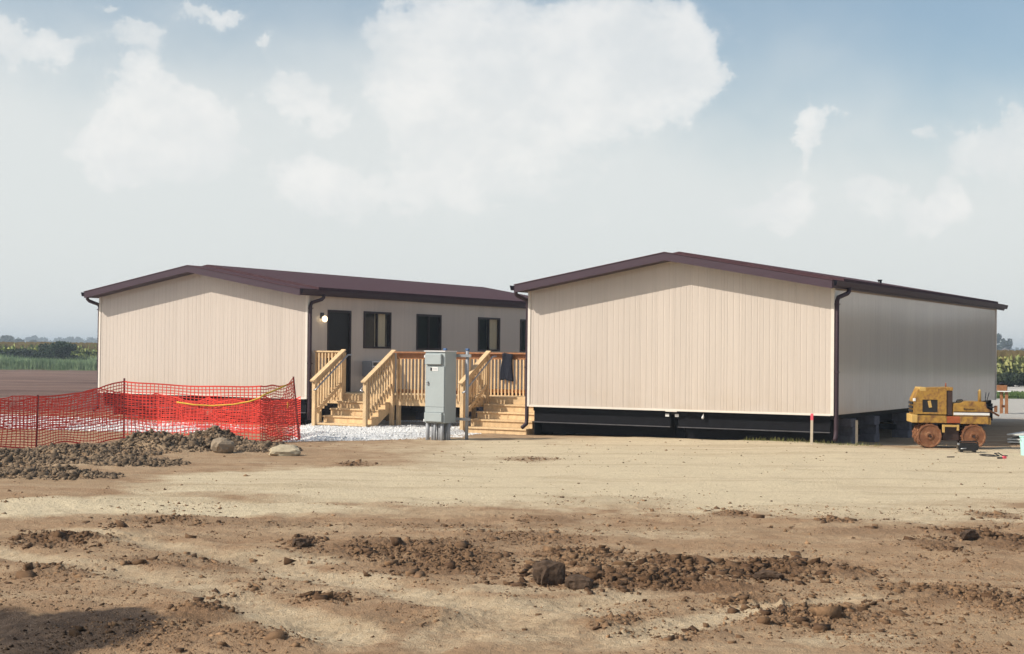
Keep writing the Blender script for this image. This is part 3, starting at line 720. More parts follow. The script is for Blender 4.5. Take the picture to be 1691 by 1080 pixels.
def building(origin, label, right_openings=(), vents=(), left_elbow=-.28, right_elbow=.42):
    T = thing('modular_building', label, 'building', (origin[0], origin[1], 0), ROTZ)
    gz = lambda a: rtop(a)-.15
    # gable ends
    for end in (0, 1):
        y_out = 0.0 if end == 0 else LN
        s = -1 if end == 0 else 1
        prof = [(.03, ZB+.02), (WD-.03, ZB+.02), (WD-.03, gz(WD)-.01), (WD/2, gz(WD/2)-.01), (.03, gz(0)-.01)]
        wl = prism('gable_wall', T, prof, y_out-s*.016, y_out-s*.10, M_BACK)
        k = 18
        for i in range(k):
            a0 = i*WD/k; a1 = (i+1)*WD/k
            siding_piece('siding_panel', wl, a0+(.05 if i == 0 else 0), a1-(.05 if i == k-1 else 0), ZB, gz, lambda a, d, z: (a, y_out+s*d, z))
        box('base_trim', wl, .05, WD-.05, y_out-.016 if end == 0 else y_out+.002, y_out-.002 if end == 0 else y_out+.016, ZB-.015, ZB+.03, M_TRIM)
        for x0, x1 in ((-.016, .05), (WD-.05, WD+.016)):
            box('corner_trim', wl, x0, x1, y_out-.016 if end == 0 else y_out-.05, y_out+.05 if end == 0 else y_out+.016, ZB-.01, rtop(0)-.11, M_TRIM)
    # long sides
    zt = rtop(0)-.15
    for side in (0, 1):
        x_out = 0.0 if side == 0 else WD; s = -1 if side == 0 else 1
        ops = list(right_openings) if side == 1 else []
        cuts = sorted({.11, LN-.11, *[o[0] for o in ops], *[o[1] for o in ops]})
        vs, fs = [], []
        def slab(y0, y1, z0, z1):
            b = len(vs); xa, xb = x_out-s*.016, x_out-s*.10
            vs.extend([(x, y, z) for x in (xa, xb) for y in (y0, y1) for z in (z0, z1)])
            fs.extend([tuple(b+i for i in q) for q in ((0, 1, 3, 2), (4, 6, 7, 5), (0, 4, 5, 1), (2, 3, 7, 6), (0, 2, 6, 4), (1, 5, 7, 3))])
        for c0, c1 in zip(cuts[:-1], cuts[1:]):
            hit = [o for o in ops if o[0] <= c0+1e-6 and o[1] >= c1-1e-6]
            if hit:
                o = hit[0]
                if o[2] > ZB+.1: slab(c0, c1, ZB+.02, o[2])
                slab(c0, c1, o[3], zt)
            else: slab(c0, c1, ZB+.02, zt)
        wl = ob('side_wall', mesh('side_wall', vs, fs, M_BACK), T)
        pl = lambda a, d, z: (x_out+s*d*.10, a, z)
        k = 36; ed = [.05+(LN-.1)*i/k for i in range(k+1)]
        for e0, e1 in zip(ed[:-1], ed[1:]):
            sub = sorted({e0, e1, *[c for c in cuts if e0 < c < e1]})
            for c0, c1 in zip(sub[:-1], sub[1:]):
                hit = [o for o in ops if o[0] <= c0+1e-6 and o[1] >= c1-1e-6]
                if hit:
                    o = hit[0]
                    if o[2] > ZB+.1: siding_piece('siding_panel', wl, c0, c1, ZB, o[2], pl)
                    siding_piece('siding_panel', wl, c0, c1, o[3], zt, pl)
                else: siding_piece('siding_panel', wl, c0, c1, ZB, zt, pl)
    # floor and a partition inside
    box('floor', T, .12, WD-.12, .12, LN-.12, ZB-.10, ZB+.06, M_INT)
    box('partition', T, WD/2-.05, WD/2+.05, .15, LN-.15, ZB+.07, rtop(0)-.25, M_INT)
    # roof
    def gable_slab(name, y0, y1, up, th, m, ex=0.0, par=T):
        pr = [(-EO-ex, rtop(-ex)+up), (WD/2, rtop(WD/2)+up), (WD+EO+ex, rtop(-ex)+up), (WD+EO+ex, rtop(-ex)+up-th), (WD/2, rtop(WD/2)+up-th), (-EO-ex, rtop(-ex)+up-th)]
        pr = [(x, z-SL*EO if abs(x-WD/2) > .1 else z) for x, z in pr]
        return prism(name, par, pr, y0, y1, m)
    rf = gable_slab('roof', .30, LN-.30, .06, .22, M_SHINGLE)
    for (y0, y1, f0, f1) in ((-OV, .295, -OV-.022, -OV-.002), (LN-.295, LN+OV, LN+OV+.002, LN+OV+.022)):
        r = gable_slab('rake_overhang', y0, y1, -.012, .150, M_FASCIA)
        gable_slab('shingle_edge', min(y0, f0-.012), max(y1, f1+.012), .006, .016, M_SHINGLE, .015, r)
        for h in (0, 1):
            xs = [(-EO, rtop(0)-SL*EO), (WD/2, rtop(WD/2))] if h == 0 else [(WD/2, rtop(WD/2)), (WD+EO, rtop(0)-SL*EO)]
            pr = [(xs[0][0], xs[0][1]-.014), (xs[1][0], xs[1][1]-.014), (xs[1][0], xs[1][1]-.178), (xs[0][0], xs[0][1]-.178)]
            prism('fascia_board', r, pr, f0, f1, M_FASCIA)
    # side fascia and gutters
    zg = rtop(0)-SL*EO
    for side in (0, 1):
        s = -1 if side == 0 else 1; xe = -EO if side == 0 else WD+EO
        xa, xb = sorted((xe+s*.001, xe+s*.02)); box('fascia_board', T, xa, xb, -OV+.0, LN+OV, zg-.165, zg-.03, M_FASCIA)
        # open-topped gutter
        pr = [(0.021, -.02), (.021, -.13), (.095, -.13), (.125, -.02), (.118, -.02), (.090, -.123), (.028, -.123), (.028, -.02)]
        pr = [(xe+s*x, zg+z) for x, z in pr]
        prism('gutter', T, pr, -OV-.02, LN+OV, M_GUTTER)
        # downspout with its offset bends
        ye = left_elbow if side == 0 else right_elbow
        xo = xe+s*.07; xw = (-.055 if side == 0 else WD+.055); yw = .05
        p = [(xo, ye, zg-.12), (xo, ye, zg-.20), (xo-s*.02, ye+(yw-ye)*.15, zg-.25), (xw+s*.01, yw+(ye-yw)*.12, zg-.34), (xw, yw, zg-.42), (xw, yw, 1.2), (xw, yw, .42)]
        if side == 0 or vents: p += [(xw, yw-.02, .30), (xw+s*.03, yw-.16, .22)]
        else: p += [(xw, yw, .18)]
        ds = tube('downspout', T, p, .046, M_GUTTER, 10)
        for zc in (zg-.48, 1.6):
            box('strap', ds, xw-.054, xw+.054, yw-.054, yw+.054, zc-.012, zc+.012, M_GUTTER)
    if vents:
        box('crawl_light_block', T, .03, .05, .25, LN-.25, -.05, ZB-.03, M_STEEL)  # unseen sheet added to block light, so the crawl space stays dark
        for yc in (2.2, 5.0, 9.0, 12.5): box('crawl_block_bar', T, .12, WD-.12, yc, yc+.06, .22, .352, M_STEEL)  # bars added to block the bright ground seen through the crawl space
    for (vx, vy) in vents:
        vp = tube('roof_vent', T, [(vx, vy, rtop(vx)), (vx, vy, rtop(vx)+.13)], .045, M_BLACK, 10)
        tube('cap', vp, [(vx, vy, rtop(vx)+.13), (vx, vy, rtop(vx)+.15)], .06, M_BLACK, 10)
    # steel chassis: a cross beam under each half, long rails, block piers
    for h in (0, 1):
        xa, xb = ((.10, WD/2-.09) if h == 0 else (WD/2+.09, WD-.10))
        for yb in (.10, LN-.20):
            bm_ = box('chassis_beam', T, xa, xb, yb+.03, yb+.05, .36, ZB-.11, M_STEEL)
            box('flange', bm_, xa, xb, yb-.005, yb+.085, .342, .358, M_DUSTY)
            box('crawl_dark_sheet', bm_, xa+.02, xb-.02, yb+.34, yb+.36, .10, ZB-.12, M_STEEL)  # black sheet puts shade into the open crawl space behind the beam
            box('flange', bm_, xa, xb, yb-.02, yb+.10, ZB-.108, ZB-.02, M_STEEL)
        for xr in (xa+.75, xb-.75):
            box('chassis_rail', T, xr-.05, xr+.05, .22, LN-.25, .36, ZB-.11, M_STEEL)
        for xr in ((.22, WD/2-.35) if h == 0 else (WD/2+.35, WD-.16)):
            for j, yp in enumerate((1.3, 3.0, 5.7, 8.4, 11.1, 13.4)):
                gx = origin[0]+xr*U2[0]+yp*V2[0]; gy = origin[1]+xr*U2[1]+yp*V2[1]
                z0 = float(gbase(np.array([gx]), np.array([gy]))[0])-.03
                pr_ = box('pier', T, xr-.21, xr+.21, yp-.2, yp+.2, z0-.05, z0+.02, M_BLOCK)
                top = ZB-.105; nb = 3; hh = (top-z0-.02)/nb
                for q in range(nb):
                    off = .005 if q % 2 else -.006
                    box('block', pr_, xr-.195+off, xr+.195+off, yp-.10-.09*(q % 2 == 0), yp+.10+.09*(q % 2 == 0), z0+.021+q*hh, z0+.021+(q+1)*hh-.006, M_BLOCK)
    return T

# v positions on the far building's side wall from the photo
def wall_v(px):   # where the sight line through a pixel column meets the plane u = 0
    k = (px-845.5)/FOC; return (k*A0[1]-A0[0])/(V2[0]-k*V2[1])
def wall_z(px, py): 
    v = wall_v(px); d = A0[1]+v*V2[1]; return dp(px, py, d)[2]
DOOR = (wall_v(541), wall_v(579), ZB+.05, wall_z(560, 513))
WINS = []
for (p0, p1, ya, yb) in ((600.5, 645, 515.5, 575), (688, 728, 520, 577.5), (789.5, 825, 525, 579.5), (859, 889, 528.5, 581)):
    pm = (p0+p1)/2; WINS.append((wall_v(p0), wall_v(p1), wall_z(pm, yb), wall_z(pm, ya)))
AO = A0-WD*U2                                     # front left corner of the far building
TA = building(AO, 'far tan modular building with windows and a door, behind the orange fence', [DOOR]+WINS)
TB = building(B0, 'near tan modular building with a blank gable, beside the yellow roller', (), [(WD-.7, 5.6)])
# marks on the near building's chassis
for i, px in enumerate((1097, 1117)):
    c = dp(px, 681+i, 33.0); u, v = local_uv(c[0], c[1], B0)
    box('paper_label', TB, u-.045, u+.045, .075, .079, .575, .635, M_WHITE)
tube('hanging_plug', TB, [(4.31, .06, .66), (4.31, .05, .62), (4.30, .05, .58), (4.295, .05, .55)], [.008, .014, .032, .02], M_WHITE, 8)
# the bulge left on the joint of the two halves
box('joint_flap', TB, 3.45, 3.72, -.02, -.008, ZB-.03, ZB+.012, M_TRIM)

def window(T, o, curtain=None, mull=.5):
    y0, y1, z0, z1 = o; x = WD
    w = ob('window', mesh('window', *frame_geo(x-.09, x+.022, y0, y1, z0, z1, .045), M_FRAME), T)
    ym = y0+(y1-y0)*mull
    box('mullion', w, x-.05, x+.012, ym-.022, ym+.022, z0+.045, z1-.045, M_FRAME)
    box('pane', w, x-.020, x-.014, y0+.045, ym-.022, z0+.045, z1-.045, M_GLASS)
    box('pane', w, x-.036, x-.030, ym+.022, y1-.045, z0+.045, z1-.045, M_GLASS)
    if curtain:
        a, b = y0+(y1-y0)*curtain[0], y0+(y1-y0)*curtain[1]; n = 26; vs = []; fs = []
        for i in range(n+1):
            yy = a+(b-a)*i/n; xx = x-.075+.014*math.sin(i*1.5)
            vs += [(xx, yy, z0-.02), (xx, yy, z1+.02)]
        fs = [(2*i, 2*i+2, 2*i+3, 2*i+1) for i in range(n)]
        ob('curtain', mesh('curtain', vs, fs, M_CURTAIN, True), w)
def frame_geo(x0, x1, y0, y1, z0, z1, t):
    vs = []; fs = []
    def bx(a, b, c, d, e, f):
        k = len(vs); vs.extend([(x, y, z) for x in (a, b) for y in (c, d) for z in (e, f)])
        fs.extend([tuple(k+i for i in q) for q in ((0, 1, 3, 2), (4, 6, 7, 5), (0, 4, 5, 1), (2, 3, 7, 6), (0, 2, 6, 4), (1, 5, 7, 3))])
    bx(x0, x1, y0-.01, y0+t, z0-.01, z1+.01); bx(x0, x1, y1-t, y1+.01, z0-.01, z1+.01)
    bx(x0, x1, y0+t, y1-t, z0-.01, z0+t); bx(x0, x1, y0+t, y1-t, z1-t, z1+.01)
    return vs, fs
window(TA, WINS[0], (.48, .86)); window(TA, WINS[1]); window(TA, WINS[2], (.52, .97)); window(TA, WINS[3])
d = ob('door', mesh('door', *frame_geo(WD-.09, WD+.018, *DOOR, .05), M_FRAME), TA)
box('leaf', d, WD-.06, WD-.02, DOOR[0]+.05, DOOR[1]-.05, DOOR[2]+.02, DOOR[3]-.05, M_DARKDOOR, .004)
hd = tube('handle', d, [(WD-.02, DOOR[0]+.13, 1.78), (WD+.05, DOOR[0]+.13, 1.78)], .022, M_GALV, 10)
ly = wall_v(531); lz = wall_z(531, 526)
lp = box('wall_lamp', TA, WD, WD+.035, ly-.06, ly+.06, lz+.0, lz+.15, M_BLACK, .006)
bv, bf = ICO2; ob('globe', mesh('globe', bv*np.array([.075, .075, .085])+np.array([WD+.10, ly, lz-.01]), [tuple(f) for f in bf], M_BULB, True), lp)
# window air conditioner set through the wall
ay0, ay1 = wall_v(598.5), wall_v(632); az0, az1 = wall_z(612, 621), wall_z(612, 596)
ac = box('air_conditioner', TA, WD+.002, WD+.30, ay0, ay1, az0, az1, M_PVC, .012)
box('grille_back', ac, WD+.301, WD+.306, ay0+.03, ay1-.03, az0+.02, az1-.02, M_BLACK)
for i in range(4):
    zz = az0+.02+(az1-az0-.04)*i/3
    box('grille_bar', ac, WD+.307, WD+.325, ay0+.02, ay1-.02, zz-.014, zz+.014, M_WHITE)
for yy in (ay0+.03, (ay0+ay1)/2, ay1-.03): box('grille_bar', ac, WD+.3265, WD+.334, yy-.014, yy+.014, az0+.02, az1-.02, M_WHITE)

# ================================================================== WOODEN DECK AND STEPS (axes u, v from the far building's corner)
DZ = .86; DV0 = .22; DV1 = 2.25
AL = (A0[0], A0[1], 0)
DK = thing('wooden_deck', 'long new pine deck with slatted railings between the two buildings', 'deck', AL, ROTZ)
nb = 14; bw = (DV1-DV0)/nb
for i in range(nb):
    box('deck_board', DK, .09, 6.44 if DV0+i*bw > 1.05 else 4.64, DV0+i*bw+.004, DV0+(i+1)*bw-.004, DZ-.036, DZ, M_WOOD)
box('rim_joist', DK, .09, 4.64, DV0+.015, DV0+.053, DZ-.25, DZ-.038, M_WOOD)
box('rim_joist', DK, 4.66, 6.44, 1.11, 1.148, DZ-.25, DZ-.038, M_WOOD)
box('rim_joist', DK, 4.602, 4.638, DV0+.055, 1.10, DZ-.25, DZ-.038, M_WOOD)
box('rim_joist', DK, .09, 6.44, DV1-.053, DV1-.015, DZ-.25, DZ-.038, M_WOOD)
for i in range(9):
    u = .3+i*.74; box('joist', DK, u, u+.038, DV0+.055 if u < 4.5 else 1.15, DV1-.055, DZ-.22, DZ-.038, M_WOOD)
for u in (.12, .98, 2.55, 3.6, 4.5, 6.34):
    for v in (DV0+.058 if u < 5 else 1.16, DV1-.15):
        box('deck_post', DK, u, u+.09, v, v+.09, -.08, DZ-.04, M_WOOD)
def balustrade(P, u0, u1, v, s, capm=M_WOOD, railm=M_WOOD, drop=.0, step=.104, overhang=.03):
    """railing along u at v; balusters on the s side"""
    t = DZ+1.07
    box('cap_rail', P, u0-.02, u1+.02, v-.045-(overhang if s < 0 else 0), v+.045+(overhang if s > 0 else 0), t-.038, t, capm)
    box('top_rail', P, u0, u1, v-.019, v+.019, t-.18, t-.040, railm)
    box('bottom_rail', P, u0, u1, v-.019, v+.019, DZ+.06, DZ+.15, railm)
    n = int((u1-u0-.03)/step)
    for i in range(n+1):
        u = u0+.03+i*step+rnd.uniform(-.006, .006)
        za = DZ-.10+rnd.uniform(-.008, .008); zb = t-.05-drop
        y0, y1 = (v-.058, v-.021) if s < 0 else (v+.021, v+.058)
        box('baluster', P, u-.0175, u+.0175, y0, y1, round(za, 2), zb, M_WOOD)
    for u in (u0-.005, u1+.005):
        box('rail_post', P, u-.045, u+.045, v+.021 if s < 0 else v-.111, v+.111 if s < 0 else v-.021, DZ+.002, t-.040, M_WOOD)
balustrade(DK, .12, .93, DV0+.0, -1)
balustrade(DK, 2.62, 4.62, DV0+.0, -1, M_WOODR, M_WOODR, drop=.13, overhang=.09)
balustrade(DK, 2.95, 6.38, DV1-.02, -1, M_WOODR, M_WOODR, drop=.12, overhang=.06)

def stairs(label, u0, u1, left=True, right=True, DV0=DV0):
    P = thing('wooden_steps', label, 'steps', AL, ROTZ)
    RI = .172; RU = .285; n = 4
    for i in range(1, n+1):
        z = DZ-RI*i; v1 = DV0-RU*(i-1); v0 = v1-RU-.03
        for j in range(2):
            a = v0+j*(RU+.03)/2+.003; b = v0+(j+1)*(RU+.03)/2-.003
            box('tread', P, u0, u1, a, b, z-.036, z, M_WOOD)
        box('riser', P, u0+.01, u1-.01, v0+.035, v0+.055, max(z-RI+.002, -.04), z-.038, M_WOOD)
    box('riser', P, u0+.01, u1-.01, DV0-.012, DV0+.008, DZ-RI+.002, DZ-.038, M_WOOD)
    vb = DV0-RU*n
    for uu in (u0+.02, (u0+u1)/2-.02, u1-.06):
        prof = [(DV0, DZ-.04-.0), (DV0, DZ-.32), (vb-.02, -.05), (vb-.02, DZ-RI*n-.045)]
        # saw-toothed carriage
        top = []
        for i in range(0, n+1):
            z = DZ-RI*i-.037; top += [(DV0-RU*(i-1) if i else DV0+.02, z), (DV0-RU*i, z)]
        pr = [(v, z) for v, z in top]+[(vb, -.04), (vb+.25, -.04), (DV0+.02, DZ-.36)]
        vs = [(uu, v, z) for v, z in pr]+[(uu+.038, v, z) for v, z in pr]; k = len(pr)
        fs = [tuple(range(k)), tuple(range(2*k-1, k-1, -1))]+[(i, i+k, (i+1) % k+k, (i+1) % k) for i in range(k)]
        ob('stringer', mesh('stringer', vs, fs, M_WOOD), P)
    for side, on in ((0, left), (1, right)):
        if not on: continue
        ux = u0-.03 if side == 0 else u1+.03; s = -1 if side == 0 else 1
        va, za = DV0-.06, DZ+1.05; vb2 = DV0-RU*n-.08; zb = za-(va-vb2)*RI/RU
        box('newel_post', P, ux-.045, ux+.045, va-.045, va+.045, .0, za-.04, M_WOOD)
        box('newel_post', P, ux-.045, ux+.045, vb2, vb2+.09, -.08, zb+.0, M_WOOD)
        up = Vector((0, RI, -RU)).normalized()
        bar('sloping_cap', P, (ux, vb2-.06, zb-.02), (ux, va+.06, za+.045), .13, .036, M_WOOD)
        bar('sloping_rail', P, (ux-s*.0, vb2+.0, zb-.10), (ux, va, za-.10+.035), .036, .13, M_WOOD)
        bar('lower_rail', P, (ux, vb2+.05, zb-.82), (ux, va-.04, za-.80), .036, .09, M_WOOD)
        m_ = 10
        for i in range(m_):
            v = vb2+.14+(va-vb2-.18)*i/(m_-1); zr = zb+(v-vb2)*RI/RU
            box('baluster', P, ux+s*.020, ux+s*.020+s*.036 if s > 0 else ux-.020, v-.0175, v+.0175, zr-.98, zr-.06, M_WOOD) if s > 0 else \
                box('baluster', P, ux-.056, ux-.020, v-.0175, v+.0175, zr-.98, zr-.06, M_WOOD)
        # galvanised hand rail on brackets, inside
        hx = ux-s*.10
        hr = tube('hand_rail', P, [(ux-s*.03, vb2-.02, zb-.24), (hx, vb2-.02, zb-.22), (hx, vb2+.04, zb-.17), (hx, va+.10, za-.13+.05), (hx, va+.25, za-.08)], .021, M_GALV, 8)
    return P
stairs('pine steps beside the dark door, left end of the deck', 1.02, 2.48)
stairs('pine steps by the near building, right end of the deck', 4.72, 6.42, True, False, 1.10)

# dark garment hung over the rear railing
def garment():
    u0 = 4.62; vv = DV1-.02; t = DZ+1.07; n, k = 8, 14; vs = []; fs = []
    for i in range(n+1):
        for j in range(k+1):
            s = j/k; a = i/n
            w = .30+.05*s; u = u0+(a-.5)*w+.02*math.sin(6*s+i)
            if s < .12: v, z = vv+.06-.15*(s/.12), t+.006
            else: v, z = vv-.115-.012*math.sin(a*9+s*2)-.02*s, t-.01-(s-.12)*.78+.02*math.sin(a*5)
            vs.append((u, v, z))
    for i in range(n):
        for j in range(k): b = i*(k+1)+j; fs.append((b, b+1, b+k+2, b+k+1))
    o = ob('garment', mesh('garment', vs, fs, M_CLOTH, True), None, AL, (0, 0, ROTZ))
    m = o.modifiers.new('thick', 'SOLIDIFY'); m.thickness = .012
    tag(o, 'dark garment hung over the deck railing by the near building', 'garment')
garment()

# ================================================================== ELECTRICAL CABINET AND ITS RACK
cg = gp(705, 723, .12); cx, cy = cg[0], cg[1]; z0 = g1(cx, cy)
EC = thing('electrical_cabinet', 'tall grey electrical cabinet on a bundle of conduits', 'cabinet', (cx, cy, z0), ROTZ)
BH0, BH1 = .36, 1.86; BW, BD = .50, .44
box('body', EC, -.06, -.06+BW, 0, BD, BH0, BH1, M_GREY, .008)
dr = box('door', EC, -.045, -.075+BW, -.018, -.001, BH0+.34, BH1-.30, M_GREY, .004)
box('latch', dr, .0, .05, -.04, -.019, 1.16, 1.19, M_GALV, .004); tube('latch_knob', dr, [(.02, -.019, 1.22), (.02, -.05, 1.22)], .02, M_GALV, 10)
box('hood', EC, -.035, -.13+BW, -.065, -.001, BH1-.27, BH1-.05, M_GREY, .008)
box('lower_cover', EC, -.045, -.11+BW, -.055, -.001, BH0+.03, BH0+.22, M_GREY, .008)
box('lower_cover_lip', EC, -.045, -.075+BW, -.022, -.001, BH0+.225, BH0+.335, M_GREY, .004)
box('top_flange', EC, -.08, -.05+BW, -.03, BD+.01, BH1+.001, BH1+.022, M_WHITE)
lb = box('label_plate', EC, .10, .27, -.0235, -.019, BH1-.405, BH1-.325, M_WHITE)
box('emblem', lb, .085, .125, -.0275, -.0245, BH1-.40, BH1-.335, M_BLACK)
for q in range(2): box('print_line', lb, .145, .25, -.0262, -.0242, BH1-.36-q*.025, BH1-.352-q*.025, M_PVC)
for zc in (BH1-.10, BH0+.05): box('mounting_ear', EC, -.095, -.062, .0, .05, zc-.025, zc+.025, M_WHITE)
for i, (u, v, r) in enumerate([(-.02, .06, .045), (.08, .10, .04), (.17, .05, .032), (.25, .12, .045), (.34, .07, .04), (.40, .22, .045), (.10, .30, .045), (.25, .32, .045)]):
    tube('conduit', EC, [(u, v, -.10), (u+rnd.uniform(-.01, .01), v, .15), (u, v, BH0+.01)], r, M_PVC, 10)
EC2 = thing('strut_rack', 'grey steel post rack behind the electrical cabinet', 'rack', (cx, cy, z0), ROTZ)
M_BLUECAP = mat('blue_cap', (.06, .12, .25), .5, .4)
for u in (.10, .66):
    p = tube('post', EC2, [(u, .52, -.2), (u, .52, 1.88)], .036, M_PVC, 12)
    box('cap', p, u-.04, u+.04, .49, .55, 1.885, 1.935, M_BLUECAP, .01)
for zc in (BH1-.08, BH0+.08): box('strut', EC2, -.10, .78, .445, .483, zc-.03, zc+.03, M_GALV)

# ================================================================== ORANGE SAFETY FENCE
def fence(label, pts, lean=None, group=None, seed=1, sagv=.04):
    """pts: (px, depth, top z) list; a net of flat strands hung between steel posts"""
    r = random.Random(seed)
    base = []
    for (px, dep, zt) in pts:
        c = dp(px, 700, dep); base.append((c[0], c[1], g1(c[0], c[1]), zt))
    F = thing('safety_fence', label, 'fence', (base[0][0], base[0][1], base[0][2]), 0)
    ox, oy, oz = base[0][:3]
    tops = []
    for i, (x, y, z, zt) in enumerate(base):
        ln = lean[i] if lean else 0
        bar('post', F, (x-ox, y-oy, z-oz-.25), (x-ox+ln, y-oy, zt-oz+r.uniform(.03, .12)), .032, .032, M_POST)
        tops.append((x, y, z, zt, ln))
    cell_w, rows = .082, 19
    vs, fs = [], []
    def strip(P, w, vertical):
        n = len(P); b = len(vs)
        for p in P:
            if vertical: vs.append((p[0]-w*dirx, p[1]-w*diry, p[2])); vs.append((p[0]+w*dirx, p[1]+w*diry, p[2]))
            else: vs.append((p[0], p[1], p[2]-w)); vs.append((p[0], p[1], p[2]+w))
        for k in range(n-1): fs.append((b+2*k, b+2*k+1, b+2*k+3, b+2*k+2))
    for i in range(len(tops)-1):
        a, b = tops[i], tops[i+1]; L_ = math.hypot(b[0]-a[0], b[1]-a[1]); n = max(4, int(L_/cell_w))
        dirx, diry = (b[0]-a[0])/L_, (b[1]-a[1])/L_
        ph = r.uniform(0, 6); hw = r.uniform(.5, 1.2)
        def P(t, s):    # t along, s 0 bottom .. 1 top
            x = a[0]+(b[0]-a[0])*t; y = a[1]+(b[1]-a[1])*t; g = a[2]+(b[2]-a[2])*t; zt = a[3]+(b[3]-a[3])*t
            sg = sagv*4*t*(1-t)*(1.3+.7*math.sin(ph+t*7))
            lo = g+.02+.03*math.sin(ph+t*9); z = lo+(zt-lo-sg)*(s+.025*math.sin(s*5+t*11*hw+ph)*4*t*(1-t))
            ln = (a[4]+(b[4]-a[4])*t)*s
            wv = .05*math.sin(t*9*hw+ph+s*3)*4*t*(1-t)
            return (x+ln-diry*wv-ox, y+dirx*wv-oy-.02, z-oz)
        for q in range(rows):
            s = q/(rows-1); strip([P(k/n, s) for k in range(n+1)], .0085 if q not in (0, rows-1) else .014, False)
        for k in range(n+1): strip([P(k/n, q/(rows-1)) for q in range(0, rows, 2)], .009, True)
    o = ob('net', mesh('net', vs, fs, M_ORANGE), F)
    return F, tops
F1, tops1 = fence('orange net fence closest to the camera, behind the spoil heap', [(-75, 27.0, .98), (60, 28.2, 1.02), (205, 30.6, 1.27), (430, 30.0, 1.22), (484, 31.2, 1.30)],
                  [0, .02, -.01, .0, .0], seed=4)
F2, tops2 = fence('orange net fence further back, close to the far building', [(-75, 34.5, .78), (20, 35.2, .80), (164, 36.2, .98), (258, 36.6, .86), (345, 35.8, .80), (425, 34.6, .84), (496, 32.2, .95)],
                  None, seed=9, sagv=.08)
F3, tops3 = fence('short leaning end panel of orange net by the steps', [(434, 30.3, 1.0), (497, 31.4, 1.36)], [0, -.17], seed=15, sagv=.14)
# yellow rope tied along the top of the net
def rope():
    K = [(292, 664, 30.35), (320, 668.5, 30.3), (350, 670, 30.2), (385, 668, 30.1), (412, 663, 30.0), (429, 657, 29.92), (436, 652, 29.95), (455, 644, 30.5), (482, 632, 31.2)]
    P = [dp(*k) for k in K]
    o = ob('rope', mesh('rope', *tube_geo(P, .017, 6), M_ROPE, True)); tag(o, 'yellow rope sagging along the orange net fence', 'rope')
    t = ob('rope_tail', mesh('rope_tail', *tube_geo([dp(475, 664, 31.1), dp(476, 669, 31.1), dp(475, 676, 31.1)], [.012, .03, .014], 6), M_ROPE, True))
    tag(t, 'yellow marker tied to the leaning end of orange net', 'marker')
rope()

